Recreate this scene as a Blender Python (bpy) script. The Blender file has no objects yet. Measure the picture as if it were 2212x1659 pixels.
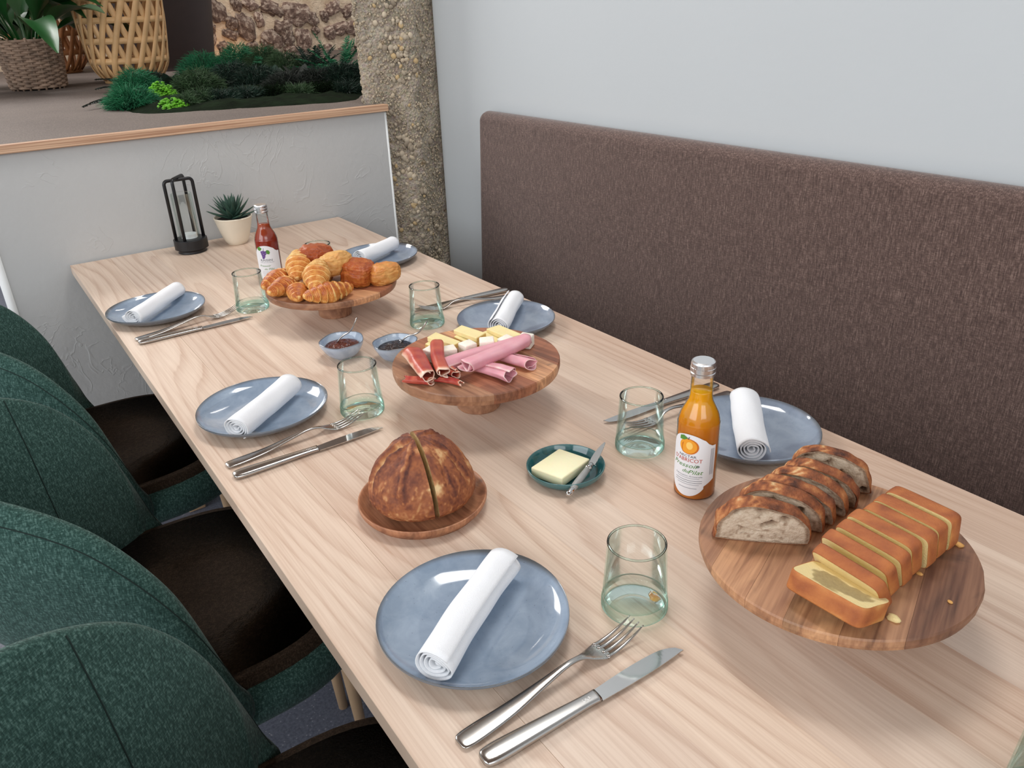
import bpy, bmesh, math, random
import numpy as np
from mathutils import Vector, Matrix, noise, Euler
random.seed(7); rng = np.random.default_rng(7)
PI = math.pi
S = bpy.context.scene
COL = S.collection

# ------------------------------------------------------------------ camera
F = 1701.8457
AX = np.array([[0.81739176, 0.27588875, -0.50572335],      # world axes seen from the camera
               [-0.57501957, 0.33743532, -0.74531194],
               [-0.03497425, 0.90001267, 0.43445828]])
CAM = np.array([0, 0, 1.35])
cam_d = bpy.data.cameras.new('camera'); cam = bpy.data.objects.new('camera', cam_d); COL.objects.link(cam)
cam_d.sensor_width = 36; cam_d.lens = F / 2212 * 36; cam_d.clip_start = 0.02; cam_d.clip_end = 60
mw = Matrix([list(AX[i]) for i in range(3)]).to_4x4(); mw.translation = Vector(CAM)
cam.matrix_world = mw
S.camera = cam

# ------------------------------------------------------------------ world, lights, exposure
w = bpy.data.worlds.new('room_air'); S.world = w; w.use_nodes = True
w.node_tree.nodes['Background'].inputs[0].default_value = (0.95, 0.975, 1.0, 1)
w.node_tree.nodes['Background'].inputs[1].default_value = 0.80
def area(name, loc, target, sx, sy, energy, col):
    l = bpy.data.lights.new(name, 'AREA'); l.shape = 'RECTANGLE'; l.size = sx; l.size_y = sy
    l.energy = energy; l.color = col
    o = bpy.data.objects.new(name, l); COL.objects.link(o); o.location = loc
    o.rotation_euler = (Vector(target) - Vector(loc)).to_track_quat('-Z', 'Y').to_euler()
    return o
area('far_window', (-0.7, 5.2, 3.3), (0.5, 1.0, 0.75), 2.0, 1.1, 88, (1.0, 0.98, 0.96))
area('skylight', (1.22, 1.45, 3.5), (0.5, 1.0, 0.75), 1.1, 0.7, 36, (1.0, 0.98, 0.95))
area('stone_wall_fill', (2.2, 5.0, 3.6), (2.0, 6.25, 1.5), 1.0, 0.5, 26, (1.0, 0.95, 0.9))  # fill light added to brighten the stone wall's mortar, not a real fitting
area('left_window', (-3.2, 0.6, 2.3), (0.9, 1.1, 0.8), 3.2, 1.9, 70, (0.93, 0.97, 1.0))
area('rear_window', (-0.8, -3.0, 2.6), (0.8, 1.5, 0.8), 2.4, 1.4, 34, (0.97, 0.985, 1.0))
S.view_settings.view_transform = 'Standard'; S.view_settings.look = 'None'
S.view_settings.gamma = 1; S.view_settings.use_curve_mapping = False
S.view_settings.exposure = 0.15

def ray(px, py):
    return AX @ np.array([px - 1106, 829.5 - py, -F])
def at(px, py, z=0.75, ax=2):
    r = ray(px, py); t = (z - CAM[ax]) / r[ax]
    return CAM + t * r

# ------------------------------------------------------------------ materials
def lin(r, g, b):
    f = lambda c: (c / 255 / 12.92) if c / 255 <= 0.04045 else ((c / 255 + 0.055) / 1.055) ** 2.4
    return (f(r), f(g), f(b), 1)
class NT:
    def __init__(s, name):
        s.m = bpy.data.materials.new(name); s.m.use_nodes = True; s.t = s.m.node_tree
        s.b = s.t.nodes['Principled BSDF']; s.out = s.t.nodes['Material Output']
    def n(s, typ, props=None, **inp):
        nd = s.t.nodes.new('ShaderNode' + typ)
        for k, v in (props or {}).items(): setattr(nd, k, v)
        for k, v in inp.items(): s.set(nd, k, v)
        return nd
    def set(s, nd, k, v):
        key = int(k[1:]) if k[0] == 'i' and k[1:].isdigit() else k.replace('_', ' ')
        i = nd.inputs[key]
        if isinstance(v, bpy.types.NodeSocket): s.t.links.new(v, i)
        else: i.default_value = v
    def math(s, op, a, b=0.0, clamp=False):
        nd = s.n('Math', {'operation': op, 'use_clamp': clamp}, i0=a, i1=b); return nd.outputs[0]
    def obj(s): return s.n('TexCoord').outputs['Object']
    def map(s, v, sc=(1, 1, 1), loc=(0, 0, 0), rot=(0, 0, 0)):
        nd = s.n('Mapping'); s.t.links.new(v, nd.inputs['Vector'])
        nd.inputs['Scale'].default_value = sc; nd.inputs['Location'].default_value = loc; nd.inputs['Rotation'].default_value = rot
        return nd.outputs[0]
    def noise(s, v, scale, detail=3, rough=0.5, dist=0.0):
        return s.n('TexNoise', Vector=v, Scale=scale, Detail=detail, Roughness=rough, Distortion=dist).outputs[0]
    def vor(s, v, scale, feature='F1', out=0):
        return s.n('TexVoronoi', {'feature': feature}, Vector=v, Scale=scale).outputs[out]
    def ramp(s, f, *stops):
        nd = s.n('ValToRGB', Fac=f); e = nd.color_ramp.elements
        while len(e) > 1: e.remove(e[-1])
        e[0].position = stops[0][0]; e[0].color = stops[0][1]
        for p, c in stops[1:]:
            q = e.new(p); q.color = c
        return nd.outputs[0]
    def mix(s, f, a, b, mode='MIX'):
        nd = s.n('Mix', {'data_type': 'RGBA', 'blend_type': mode}); s.set(nd, 'i0', f)
        s.set(nd, 'i6', a); s.set(nd, 'i7', b); return nd.outputs[2]
    def attr(s, name='tone'): return s.n('Attribute', {'attribute_name': name}).outputs['Fac']
    def ocol(s): return s.n('ObjectInfo').outputs['Color']
    def orand(s): return s.n('ObjectInfo').outputs['Random']
    def bump(s, h, strength=0.3, dist=0.01, nrm=None):
        nd = s.n('Bump', Height=h, Strength=strength, Distance=dist)
        if nrm: s.t.links.new(nrm, nd.inputs['Normal'])
        s.t.links.new(nd.outputs[0], s.b.inputs['Normal']); return nd.outputs[0]
    def p(s, **k):
        for a, v in k.items(): s.set(s.b, a, v)
        return s
W1 = (1, 1, 1, 1)
def simple(name, c, rough=0.5, metal=0.0, var=0.0, scale=20, bump=0.0, bscale=60, **k):
    n = NT(name); o = n.obj()
    if var:
        f = n.noise(o, scale, 4)
        c2 = tuple(x * (1 - var) for x in c[:3]) + (1,); c1 = tuple(min(1, x * (1 + var)) for x in c[:3]) + (1,)
        n.p(Base_Color=n.ramp(f, (0.3, c2), (0.7, c1)))
    else: n.p(Base_Color=c)
    n.p(Roughness=rough, Metallic=metal, **k)
    if bump: n.bump(n.noise(o, bscale, 4), bump, 0.004)
    return n.m

def mat_ash():
    n = NT('ash_wood'); o = n.obj(); r = n.orand()
    off = n.n('CombineXYZ', X=n.math('MULTIPLY', r, 3.1), Y=n.math('MULTIPLY', r, 17.0), Z=n.math('MULTIPLY', r, 9.0)).outputs[0]
    v = n.n('VectorMath', {'operation': 'ADD'}, i0=o, i1=off).outputs[0]
    f1 = n.noise(n.map(v, (5.2, 0.75, 1)), 1.0, 1.5, 0.45)
    sx = n.n('SeparateXYZ', Vector=v).outputs[0]
    k = n.math('ADD', n.math('MULTIPLY', f1, 15.0), n.math('MULTIPLY', sx, 26.0))
    k = n.math('ADD', k, n.math('MULTIPLY', n.noise(n.map(v, (60, 2.5, 1)), 1.0, 2), 0.5))
    saw = n.math('FRACT', k)
    line = n.ramp(saw, (0.0, (1, 1, 1, 1)), (0.10, (0.75, 0.75, 0.75, 1)), (0.34, (0.2, 0.2, 0.2, 1)), (0.7, (0, 0, 0, 1)), (0.93, (0.25, 0.25, 0.25, 1)), (1.0, (1, 1, 1, 1)))
    fade = n.ramp(n.noise(n.map(v, (5, 0.9, 1)), 1.0, 2), (0.3, (0.35,) * 3 + (1,)), (0.62, (1.0,) * 3 + (1,)))
    lf = n.math('MULTIPLY', line, fade)
    fib = n.noise(n.map(v, (420, 7, 1)), 1.0, 3)
    base = n.ramp(n.noise(n.map(v, (3.0, 0.45, 1)), 1.0, 3), (0.3, lin(212, 188, 168)), (0.5, lin(221, 201, 184)), (0.72, lin(206, 178, 157)))
    c = n.mix(n.math('MULTIPLY', lf, 0.52), base, lin(166, 126, 102))
    c = n.mix(0.16, c, n.ramp(fib, (0.35, lin(165, 130, 105)), (0.6, lin(232, 214, 196))))
    c = n.mix(1.0, c, n.ocol(), 'MULTIPLY')
    n.p(Base_Color=c, Roughness=n.ramp(fib, (0.3, (0.42,) * 3 + (1,)), (0.7, (0.52,) * 3 + (1,))))
    n.b.inputs['Specular IOR Level'].default_value = 0.42
    n.bump(n.math('ADD', n.math('MULTIPLY', lf, -0.6), fib), 0.12, 0.001)
    return n.m
def mat_acacia():
    n = NT('acacia_wood'); o = n.obj(); r = n.orand()
    off = n.n('CombineXYZ', X=n.math('MULTIPLY', r, 5), Y=n.math('MULTIPLY', r, 11.0), Z=n.math('MULTIPLY', r, 7.0)).outputs[0]
    v = n.n('VectorMath', {'operation': 'ADD'}, i0=o, i1=off).outputs[0]
    f = n.noise(n.map(v, (38, 5, 14)), 1.0, 4, 0.55, 0.6)
    g = n.noise(n.map(v, (260, 9, 100)), 1.0, 2)
    fig = n.noise(n.map(v, (16, 14, 10)), 1.0, 2, 0.5, 1.2)
    c = n.ramp(f, (0.3, lin(104, 68, 50)), (0.45, lin(150, 106, 80)), (0.58, lin(172, 128, 98)), (0.72, lin(124, 82, 60)))
    c = n.mix(n.ramp(fig, (0.58, (0, 0, 0, 1)), (0.70, (0.55, 0.55, 0.55, 1))), c, lin(84, 62, 50))
    c = n.mix(0.2, c, n.ramp(g, (0.35, lin(70, 44, 32)), (0.65, lin(205, 165, 130))))
    c = n.mix(1.0, c, n.ocol(), 'MULTIPLY')
    n.p(Base_Color=c, Roughness=0.48); n.bump(g, 0.12, 0.001); return n.m
def mat_fabric(name, dark, mid, light, scale=1.0, bump=0.5, sheen=0.3, rough=0.9, stretch=(900, 900, 260)):
    n = NT(name); o = n.obj()
    a = n.noise(n.map(o, tuple(x * scale for x in stretch)), 1.0, 2, 0.6)
    b = n.noise(n.map(o, (300 * scale, 300 * scale, 1300 * scale)), 1.0, 2, 0.6)
    big = n.noise(o, 6, 3)
    f = n.math('ADD', n.math('MULTIPLY', a, 0.6), n.math('MULTIPLY', b, 0.4))
    c = n.ramp(f, (0.30, dark), (0.5, mid), (0.70, light))
    c = n.mix(n.math('MULTIPLY', big, 0.25), c, dark)
    n.p(Base_Color=c, Roughness=rough, Sheen_Weight=sheen, Sheen_Roughness=0.5)
    n.b.inputs['Specular IOR Level'].default_value = 0.15
    n.bump(f, bump, 0.0015); return n.m
def mat_glaze(name, c1, c2, rim, bs=0.25, rough=0.09):
    n = NT(name); o = n.obj(); t = n.attr()
    f = n.noise(o, 28, 4, 0.6, 0.5); sp = n.vor(o, 160)
    c = n.ramp(f, (0.32, c1), (0.68, c2))
    c = n.mix(n.ramp(sp, (0.05, (0.5,) * 3 + (1,)), (0.10, (0, 0, 0, 1))), c, lin(70, 66, 64))
    c = n.mix(t, c, rim)
    n.p(Base_Color=c, Roughness=rough, Coat_Weight=0.3, Coat_Roughness=0.03)
    n.bump(n.noise(o, 22, 2), bs * 0.3, 0.002); return n.m
def mat_baked(name, stops, nscale=60, mixn=0.25, rough=0.5, bump=0.35, bscale=140, spec=0.35, sss=0.0, lam=0.0):
    n = NT(name); o = n.obj(); t = n.attr()
    f = n.noise(o, nscale, 4, 0.6)
    if lam: f = n.math('ADD', n.math('MULTIPLY', f, 1 - lam), n.math('MULTIPLY', n.noise(n.map(o, (40, 60, 420)), 1.0, 3, 0.5, 0.5), lam))
    k = n.math('ADD', t, n.math('MULTIPLY', n.math('SUBTRACT', f, 0.5), mixn * 2), True)
    n.p(Base_Color=n.ramp(k, *stops), Roughness=rough)
    n.b.inputs['Specular IOR Level'].default_value = spec
    if sss: n.p(Subsurface_Weight=sss, Subsurface_Scale=0.004)
    n.bump(n.noise(o, bscale, 4, 0.6), bump, 0.002); return n.m
def mat_thin_glass(name, tint=(0.97, 0.99, 0.98, 1), k=1.0, edge=(0.8, 0.93, 0.9, 1), pw=3.0):
    n = NT(name); t = n.t
    fc = n.n('LayerWeight', Blend=0.5).outputs['Facing']; fc = n.math('POWER', fc, pw)
    tr = n.n('BsdfTransparent', Color=n.mix(fc, tint, edge)); gl = n.n('BsdfGlossy', Color=(1, 1, 1, 1), Roughness=0.02)
    lw = n.n('LayerWeight', Blend=0.22)
    fac = n.math('MULTIPLY', lw.outputs['Fresnel'], k, True)
    mx = n.n('MixShader', Fac=fac); t.links.new(tr.outputs[0], mx.inputs[1]); t.links.new(gl.outputs[0], mx.inputs[2])
    t.links.new(mx.outputs[0], n.out.inputs['Surface']); return n.m
def mat_wall(name, c, v=0.03, bump=0.15, ridge=False):
    n = NT(name); o = n.obj(); f = n.noise(o, 3.5, 4)
    c2 = tuple(x * (1 - v * 2) for x in c[:3]) + (1,)
    n.p(Base_Color=n.ramp(f, (0.3, c2), (0.7, c)), Roughness=0.85)
    h = n.noise(o, 60, 5, 0.55)
    if ridge:
        a = n.noise(o, 5.5, 3, 0.55, 2.4)
        rd = n.ramp(a, (0.485, (0, 0, 0, 1)), (0.5, (1, 1, 1, 1)), (0.53, (0, 0, 0, 1)))
        m2 = n.ramp(n.noise(o, 4.0, 2), (0.5, (0, 0, 0, 1)), (0.6, (1, 1, 1, 1)))
        h = n.math('ADD', n.math('MULTIPLY', h, 0.35), n.math('MULTIPLY', n.math('MULTIPLY', rd, m2), 0.27))
    n.bump(h, bump, 0.006); return n.m
M = {}
M['ash'] = mat_ash(); M['acacia'] = mat_acacia()
M['bench'] = mat_fabric('brown_weave', lin(60, 46, 43), lin(94, 75, 69), lin(142, 119, 110), 0.42, 0.5, 0.25, 0.85, (1500, 1500, 130))
M['green'] = mat_fabric('green_wool', lin(28, 50, 46), lin(54, 84, 77), lin(106, 138, 130), 0.5, 0.7, 0.12)
M['seat'] = mat_fabric('dark_seat_wool', lin(34, 26, 19), lin(56, 44, 34), lin(84, 68, 54), 0.5, 0.5, 0.0)
M['wall'] = mat_wall('white_paint', lin(193, 198, 201), 0.008, 0.05)
M['plaster'] = mat_wall('grey_plaster', lin(188, 188, 187), 0.02, 0.4, True)
M['bead'] = simple('white_bead', lin(228, 230, 230), 0.6)
M['plate'] = mat_glaze('blue_grey_glaze', lin(130, 147, 167), lin(154, 169, 187), lin(84, 80, 74))
M['plate2'] = mat_glaze('grey_glaze', lin(126, 138, 156), lin(146, 158, 174), lin(78, 78, 78))
M['bowl'] = mat_glaze('speckled_blue_glaze', lin(146, 162, 184), lin(184, 197, 212), lin(92, 92, 92), 0.6)
M['teal'] = mat_glaze('teal_glaze', lin(22, 74, 78), lin(34, 92, 96), lin(86, 122, 122), 0.1)
M['napkin'] = simple('white_cotton', lin(238, 240, 244), 0.9, bump=0.25, bscale=900, Sheen_Weight=0.2)
M['steel'] = simple('brushed_steel', (0.46, 0.44, 0.42, 1), 0.2, 1.0)
M['polish'] = simple('polished_steel', (0.56, 0.55, 0.54, 1), 0.09, 1.0)
M['cap'] = simple('aluminium_cap', (0.82, 0.82, 0.83, 1), 0.28, 1.0)
M['gwall'] = mat_thin_glass('clear_glass', (0.992, 0.999, 0.995, 1), 0.5, (0.82, 0.94, 0.90, 1))
M['grim'] = mat_thin_glass('rim_glass', (0.86, 0.95, 0.92, 1), 1.3, (0.35, 0.55, 0.5, 1))
M['gbase'] = mat_thin_glass('green_glass', (0.968, 0.999, 0.99, 1), 0.7, (0.16, 0.72, 0.62, 1), 2.2)
M['bottle'] = mat_thin_glass('bottle_glass', (0.98, 0.99, 0.985, 1), 0.9)
n = NT('apricot_nectar'); n.p(Base_Color=n.ramp(n.n('SeparateXYZ', Vector=n.obj()).outputs[2], (0.02, lin(196, 116, 40)), (0.10, lin(206, 122, 28)), (0.135, lin(232, 166, 24))), Roughness=0.12, Subsurface_Weight=0.35, Subsurface_Scale=0.01); M['apricot'] = n.m
n = NT('grape_juice'); n.p(Base_Color=n.ramp(n.n('SeparateXYZ', Vector=n.obj()).outputs[2], (0.10, lin(152, 44, 30)), (0.137, lin(170, 74, 40))), Roughness=0.1, Subsurface_Weight=0.25, Subsurface_Scale=0.01); M['grape'] = n.m
M['label'] = simple('label_paper', lin(232, 232, 236), 0.6)
M['ink_r'] = simple('red_ink', lin(190, 70, 44), 0.7); M['ink_k'] = simple('dark_ink', lin(70, 70, 84), 0.7)
M['ink_g'] = simple('green_ink', lin(84, 138, 52), 0.7); M['ink_l'] = simple('grey_ink', lin(140, 142, 152), 0.7)
M['ink_o'] = simple('orange_ink', lin(240, 160, 40), 0.6); M['ink_o2'] = simple('dark_orange_ink', lin(206, 112, 24), 0.6)
M['ink_y'] = simple('yellow_ink', lin(250, 205, 110), 0.6)
M['ink_p'] = simple('purple_ink', lin(92, 52, 130), 0.6); M['ink_p2'] = simple('lilac_ink', lin(170, 140, 200), 0.6)
M['crois'] = mat_baked('croissant_crust', [(0.0, lin(242, 206, 142)), (0.3, lin(226, 168, 92)), (0.52, lin(202, 124, 56)), (0.75, lin(166, 82, 36)), (1.0, lin(128, 56, 26))], 90, 0.36, 0.4, 0.7, 160)
M['choc'] = mat_baked('glazed_pastry', [(0.0, lin(228, 180, 108)), (0.35, lin(204, 130, 64)), (0.6, lin(170, 82, 38)), (1.0, lin(122, 48, 24))], 70, 0.42, 0.34, 1.0, 110, lam=0.5)
M['loaf'] = mat_baked('loaf_crust', [(0.0, lin(226, 192, 142)), (0.25, lin(196, 142, 94)), (0.5, lin(160, 96, 60)), (0.75, lin(122, 68, 48)), (1.0, lin(84, 46, 38))], 38, 0.34, 0.62, 0.6, 150)
M['crumb'] = mat_baked('pale_crumb', [(0.0, lin(150, 112, 70)), (0.5, lin(214, 184, 134)), (1.0, lin(232, 210, 166))], 120, 0.5, 0.85, 0.8, 250)
M['rye'] = mat_baked('rye_crumb', [(0.0, lin(84, 60, 46)), (0.35, lin(158, 134, 112)), (0.7, lin(200, 182, 160)), (1.0, lin(216, 200, 182))], 260, 0.30, 0.9, 0.9, 330)
M['ryecrust'] = mat_baked('rye_crust', [(0.0, lin(214, 178, 130)), (0.3, lin(186, 122, 74)), (0.6, lin(144, 82, 48)), (1.0, lin(74, 42, 30))], 120, 0.45, 0.65, 0.9, 260)
M['cakecrust'] = mat_baked('cake_crust', [(0.0, lin(214, 162, 94)), (0.4, lin(186, 114, 62)), (0.7, lin(160, 90, 50)), (1.0, lin(122, 68, 42))], 90, 0.22, 0.6, 0.35, 420)
M['cakecrumb'] = mat_baked('cake_crumb', [(0.0, lin(240, 218, 158)), (0.4, lin(232, 212, 158)), (0.62, lin(190, 168, 116)), (1.0, lin(158, 136, 94))], 260, 0.22, 0.9, 0.6, 500)
M['ham'] = mat_baked('cooked_ham', [(0.0, lin(242, 208, 204)), (0.3, lin(230, 172, 180)), (1.0, lin(218, 146, 160))], 60, 0.3, 0.4, 0.15, 200, 0.4, 0.2)
M['cured'] = mat_baked('cured_ham', [(0.0, lin(240, 214, 196)), (0.22, lin(228, 176, 150)), (0.4, lin(196, 98, 74)), (1.0, lin(166, 54, 52))], 40, 0.16, 0.33, 0.2, 150, 0.5, 0.2)
M['cheese'] = simple('pressed_cheese', lin(240, 222, 164), 0.45, var=0.05, scale=60, Subsurface_Weight=0.3, Subsurface_Scale=0.005)
M['rind'] = simple('cheese_rind', lin(206, 170, 100), 0.6, var=0.1)
M['feta'] = simple('white_cheese', lin(244, 236, 222), 0.6, bump=0.3, bscale=200, Subsurface_Weight=0.3, Subsurface_Scale=0.004)
M['butter'] = simple('butter', lin(248, 240, 200), 0.38, bump=0.08, bscale=60, Subsurface_Weight=0.3, Subsurface_Scale=0.004)
M['jam_red'] = simple('brown_red_jam', lin(84, 34, 22), 0.18, var=0.4, scale=120, bump=0.9, bscale=120)
M['jam_dark'] = simple('dark_berry_jam', lin(26, 12, 18), 0.14, var=0.5, scale=150, bump=1.0, bscale=150)
M['black'] = simple('black_enamel', lin(20, 20, 23), 0.38)
M['cream_pot'] = simple('cream_pot', lin(228, 216, 196), 0.55, var=0.05, scale=12)
M['soil'] = simple('soil', lin(38, 30, 26), 0.95, var=0.4, scale=120, bump=0.8, bscale=200)
M['succ'] = mat_baked('succulent_green', [(0.0, lin(66, 92, 78)), (0.5, lin(52, 80, 68)), (1.0, lin(36, 58, 50))], 60, 0.2, 0.5, 0.1, 200)
M['horn'] = simple('grey_horn_handle', lin(150, 150, 148), 0.3, var=0.1, scale=90)
M['leaf'] = simple('lily_leaf', lin(28, 78, 34), 0.36, var=0.35, scale=5)
M['wicker'] = simple('grey_wicker', lin(140, 116, 98), 0.7, var=0.35, scale=30)
M['bamboo'] = simple('bamboo', lin(212, 170, 120), 0.5, var=0.14, scale=14)
M['bamboo2'] = simple('dark_bamboo', lin(160, 106, 64), 0.5, var=0.2, scale=14)
M['darkpot'] = simple('dark_brown_pot', lin(48, 32, 29), 0.6, var=0.1)
M['moss_d'] = simple('dark_foliage', lin(14, 44, 30), 0.75, var=0.5, scale=30)
M['moss_g'] = simple('emerald_foliage', lin(30, 108, 70), 0.75, var=0.35, scale=30)
M['moss_o'] = simple('olive_foliage', lin(52, 78, 46), 0.8, var=0.4, scale=30)
M['moss_y'] = simple('lime_foliage', lin(98, 168, 30), 0.7, var=0.3, scale=30)
M['moss_k'] = simple('blackish_fern', lin(26, 34, 26), 0.75, var=0.4, scale=30)
M['mosb'] = simple('moss_bed', lin(18, 30, 16), 0.95, var=0.5, scale=20, bump=0.9, bscale=70, Specular_IOR_Level=0.05)
M['seam'] = simple('seam_thread', lin(20, 40, 36), 0.9)
M['ceil'] = simple('brown_ceiling_wood', lin(128, 104, 88), 0.7, var=0.15, scale=3)
M['wood'] = simple('light_beech', lin(206, 172, 136), 0.5, var=0.1, scale=10)
n = NT('plywood_edge'); o = n.obj(); f = n.noise(n.map(o, (3, 200, 420)), 1.0, 2)
n.p(Base_Color=n.ramp(f, (0.35, lin(164, 122, 94)), (0.6, lin(208, 172, 142))), Roughness=0.55); M['ply'] = n.m
n = NT('platform_concrete'); o = n.obj(); f = n.noise(o, 2.5, 5, 0.6); g = n.noise(o, 240, 3)
n.p(Base_Color=n.mix(0.3, n.ramp(f, (0.3, lin(88, 76, 71)), (0.7, lin(112, 100, 93))), n.ramp(g, (0.4, lin(66, 58, 54)), (0.65, lin(150, 140, 132)))), Roughness=0.75); n.bump(g, 0.2, 0.002); M['platform'] = n.m
n = NT('terrazzo_floor'); o = n.obj(); f = n.noise(o, 160, 3, 0.7); g = n.vor(o, 90)
n.p(Base_Color=n.mix(n.ramp(g, (0.10, (0.8,) * 3 + (1,)), (0.2, (0, 0, 0, 1))), n.ramp(f, (0.3, lin(76, 80, 94)), (0.7, lin(112, 116, 130))), lin(150, 152, 160)), Roughness=0.55); M['floor'] = n.m
n = NT('rubble_mortar'); o = n.obj(); f = n.noise(o, 7, 5, 0.6)
n.p(Base_Color=n.ramp(f, (0.3, lin(206, 180, 152)), (0.5, lin(230, 210, 184)), (0.75, lin(214, 192, 168))), Roughness=0.95); n.bump(n.noise(o, 18, 5, 0.7), 0.8, 0.03); M['mortar'] = n.m
n = NT('field_stone'); o = n.obj(); f = n.noise(o, 1.8, 4, 0.7)
n.p(Base_Color=n.mix(1.0, n.ramp(f, (0.36, lin(100, 80, 72)), (0.5, lin(150, 128, 116)), (0.6, lin(214, 198, 182))), n.ocol(), 'MULTIPLY'), Roughness=0.9); n.bump(f, 0.8, 0.02); M['stone'] = n.m
n = NT('aggregate_concrete'); o = n.obj(); f = n.noise(o, 9, 5, 0.7); g = n.vor(o, 130, 'F1', 1); h = n.noise(o, 170, 4, 0.7)
c = n.mix(0.35, n.ramp(f, (0.3, lin(176, 163, 145)), (0.7, lin(208, 194, 174))), n.mix(0.85, g, lin(186, 170, 150)))
c = n.mix(n.ramp(n.noise(o, 14, 3), (0.66, (0, 0, 0, 1)), (0.72, (0.6,) * 3 + (1,))), c, lin(156, 122, 62))
c = n.mix(n.ramp(h, (0.35, (0.6,) * 3 + (1,)), (0.5, (0, 0, 0, 1))), c, lin(84, 76, 68))
n.p(Base_Color=c, Roughness=0.95); n.bump(n.math('ADD', h, n.vor(o, 120)), 0.9, 0.008); M['aggregate'] = n.m
n = NT('pebble'); o = n.obj(); f = n.noise(o, 60, 3)
n.p(Base_Color=n.mix(1.0, n.ramp(f, (0.3, lin(176, 162, 142)), (0.7, lin(206, 194, 174))), n.ocol(), 'MULTIPLY'), Roughness=0.85); M['pebble'] = n.m

# ------------------------------------------------------------------ mesh helpers
def tag(o, label=None, cat=None, group=None, kind=None):
    if label: o['label'] = label
    if cat: o['category'] = cat
    if group: o['group'] = group
    if kind: o['kind'] = kind
    return o
def thing(name, label, cat, loc=(0, 0, 0), rotz=0, group=None):
    o = bpy.data.objects.new(name, None); COL.objects.link(o); o.location = loc; o.rotation_euler = (0, 0, rotz)
    o.empty_display_size = 0.05
    return tag(o, label, cat, group)
class G:
    def __init__(s): s.V = []; s.F = []; s.T = []; s.nv = 0
    def add(s, V, Fs, tone=0.0):
        V = np.asarray(V, float).reshape(-1, 3)
        s.V.append(V); s.F.extend([tuple(int(i) + s.nv for i in f) for f in Fs])
        s.T.append(np.broadcast_to(np.asarray(tone, float), (len(V),)).copy()); s.nv += len(V); return s
def obj(name, V, Fs=None, mat=None, parent=None, smooth=True, tone=None, loc=None, rot=None, color=None, sub=0, solid=0, fixn=False):
    if isinstance(V, G):
        tone = np.concatenate(V.T); Fs = V.F; V = np.concatenate(V.V)
    me = bpy.data.meshes.new(name); me.from_pydata(np.asarray(V).tolist(), [], [tuple(int(i) for i in f) for f in Fs])
    if fixn:
        b = bmesh.new(); b.from_mesh(me); bmesh.ops.recalc_face_normals(b, faces=b.faces); b.to_mesh(me); b.free()
    me.update()
    if smooth: me.polygons.foreach_set('use_smooth', [True] * len(me.polygons))
    if tone is not None and np.any(tone):
        a = me.attributes.new('tone', 'FLOAT', 'POINT'); a.data.foreach_set('value', np.asarray(tone, float))
    o = bpy.data.objects.new(name, me); COL.objects.link(o)
    if mat: me.materials.append(mat if not isinstance(mat, str) else M[mat])
    if parent: o.parent = parent
    if loc is not None: o.location = loc
    if rot is not None: o.rotation_euler = rot
    if color is not None: o.color = tuple(color) + ((1,) if len(color) == 3 else ())
    if solid:
        m = o.modifiers.new('s', 'SOLIDIFY'); m.thickness = solid; m.offset = 0
    if sub:
        m = o.modifiers.new('d', 'SUBSURF'); m.levels = m.render_levels = sub
    return o
def gridfaces(nu, nv, wu=False, wv=False, off=0):
    Fs = []
    for i in range(nu if wu else nu - 1):
        for j in range(nv if wv else nv - 1):
            a = i * nv + j; b = ((i + 1) % nu) * nv + j; c = ((i + 1) % nu) * nv + (j + 1) % nv; d = i * nv + (j + 1) % nv
            Fs.append((off + a, off + b, off + c, off + d))
    return Fs
def lathe(prof, n=48, wob=None):
    prof = np.array(prof, float); V = []
    for i, (r, z) in enumerate(prof):
        for k in range(n):
            a = 2 * PI * k / n; rr = r * (1 + (wob(a, i / (len(prof) - 1)) if wob else 0))
            V.append((rr * math.cos(a), rr * math.sin(a), z))
    Fs = []
    for i in range(len(prof) - 1):
        for k in range(n):
            a = i * n + k; b = i * n + (k + 1) % n
            Fs.append((a, b, b + n, a + n))
    return np.array(V), Fs
def smoothprof(pts, n=6):
    # Catmull-Rom through the points
    p = np.array(pts, float); q = np.vstack([2 * p[0] - p[1], p, 2 * p[-1] - p[-2]]); out = []
    for i in range(1, len(q) - 2):
        for t in np.linspace(0, 1, n, endpoint=False):
            a, b, c, d = q[i - 1], q[i], q[i + 1], q[i + 2]
            out.append(0.5 * (2 * b + (c - a) * t + (2 * a - 5 * b + 4 * c - d) * t * t + (-a + 3 * b - 3 * c + d) * t ** 3))
    out.append(p[-1]); return np.array(out)
def section(n=12, k=2.0):
    a = np.linspace(0, 2 * PI, n, endpoint=False)
    c, s = np.cos(a), np.sin(a)
    return np.stack([np.sign(c) * abs(c) ** (2 / k), np.sign(s) * abs(s) ** (2 / k)], 1)
def sweep(path, rw, rh, nsec=12, k=2.0, up=(0, 0, 1), caps=True):
    P = np.array(path, float); N = len(P); T = np.gradient(P, axis=0); T /= np.linalg.norm(T, axis=1)[:, None] + 1e-12
    rw = np.broadcast_to(rw, (N,)); rh = np.broadcast_to(rh, (N,)); sec = section(nsec, k); V = []
    u0 = np.array(up, float)
    for i in range(N):
        s = np.cross(T[i], u0); s /= np.linalg.norm(s) + 1e-9; u = np.cross(s, T[i])
        for (a, b) in sec: V.append(P[i] + s * a * rw[i] + u * b * rh[i])
    Fs = gridfaces(N, nsec, False, True)
    if caps: Fs += [tuple(range(nsec)), tuple(range((N - 1) * nsec, N * nsec))[::-1]]
    return np.array(V), Fs
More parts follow.
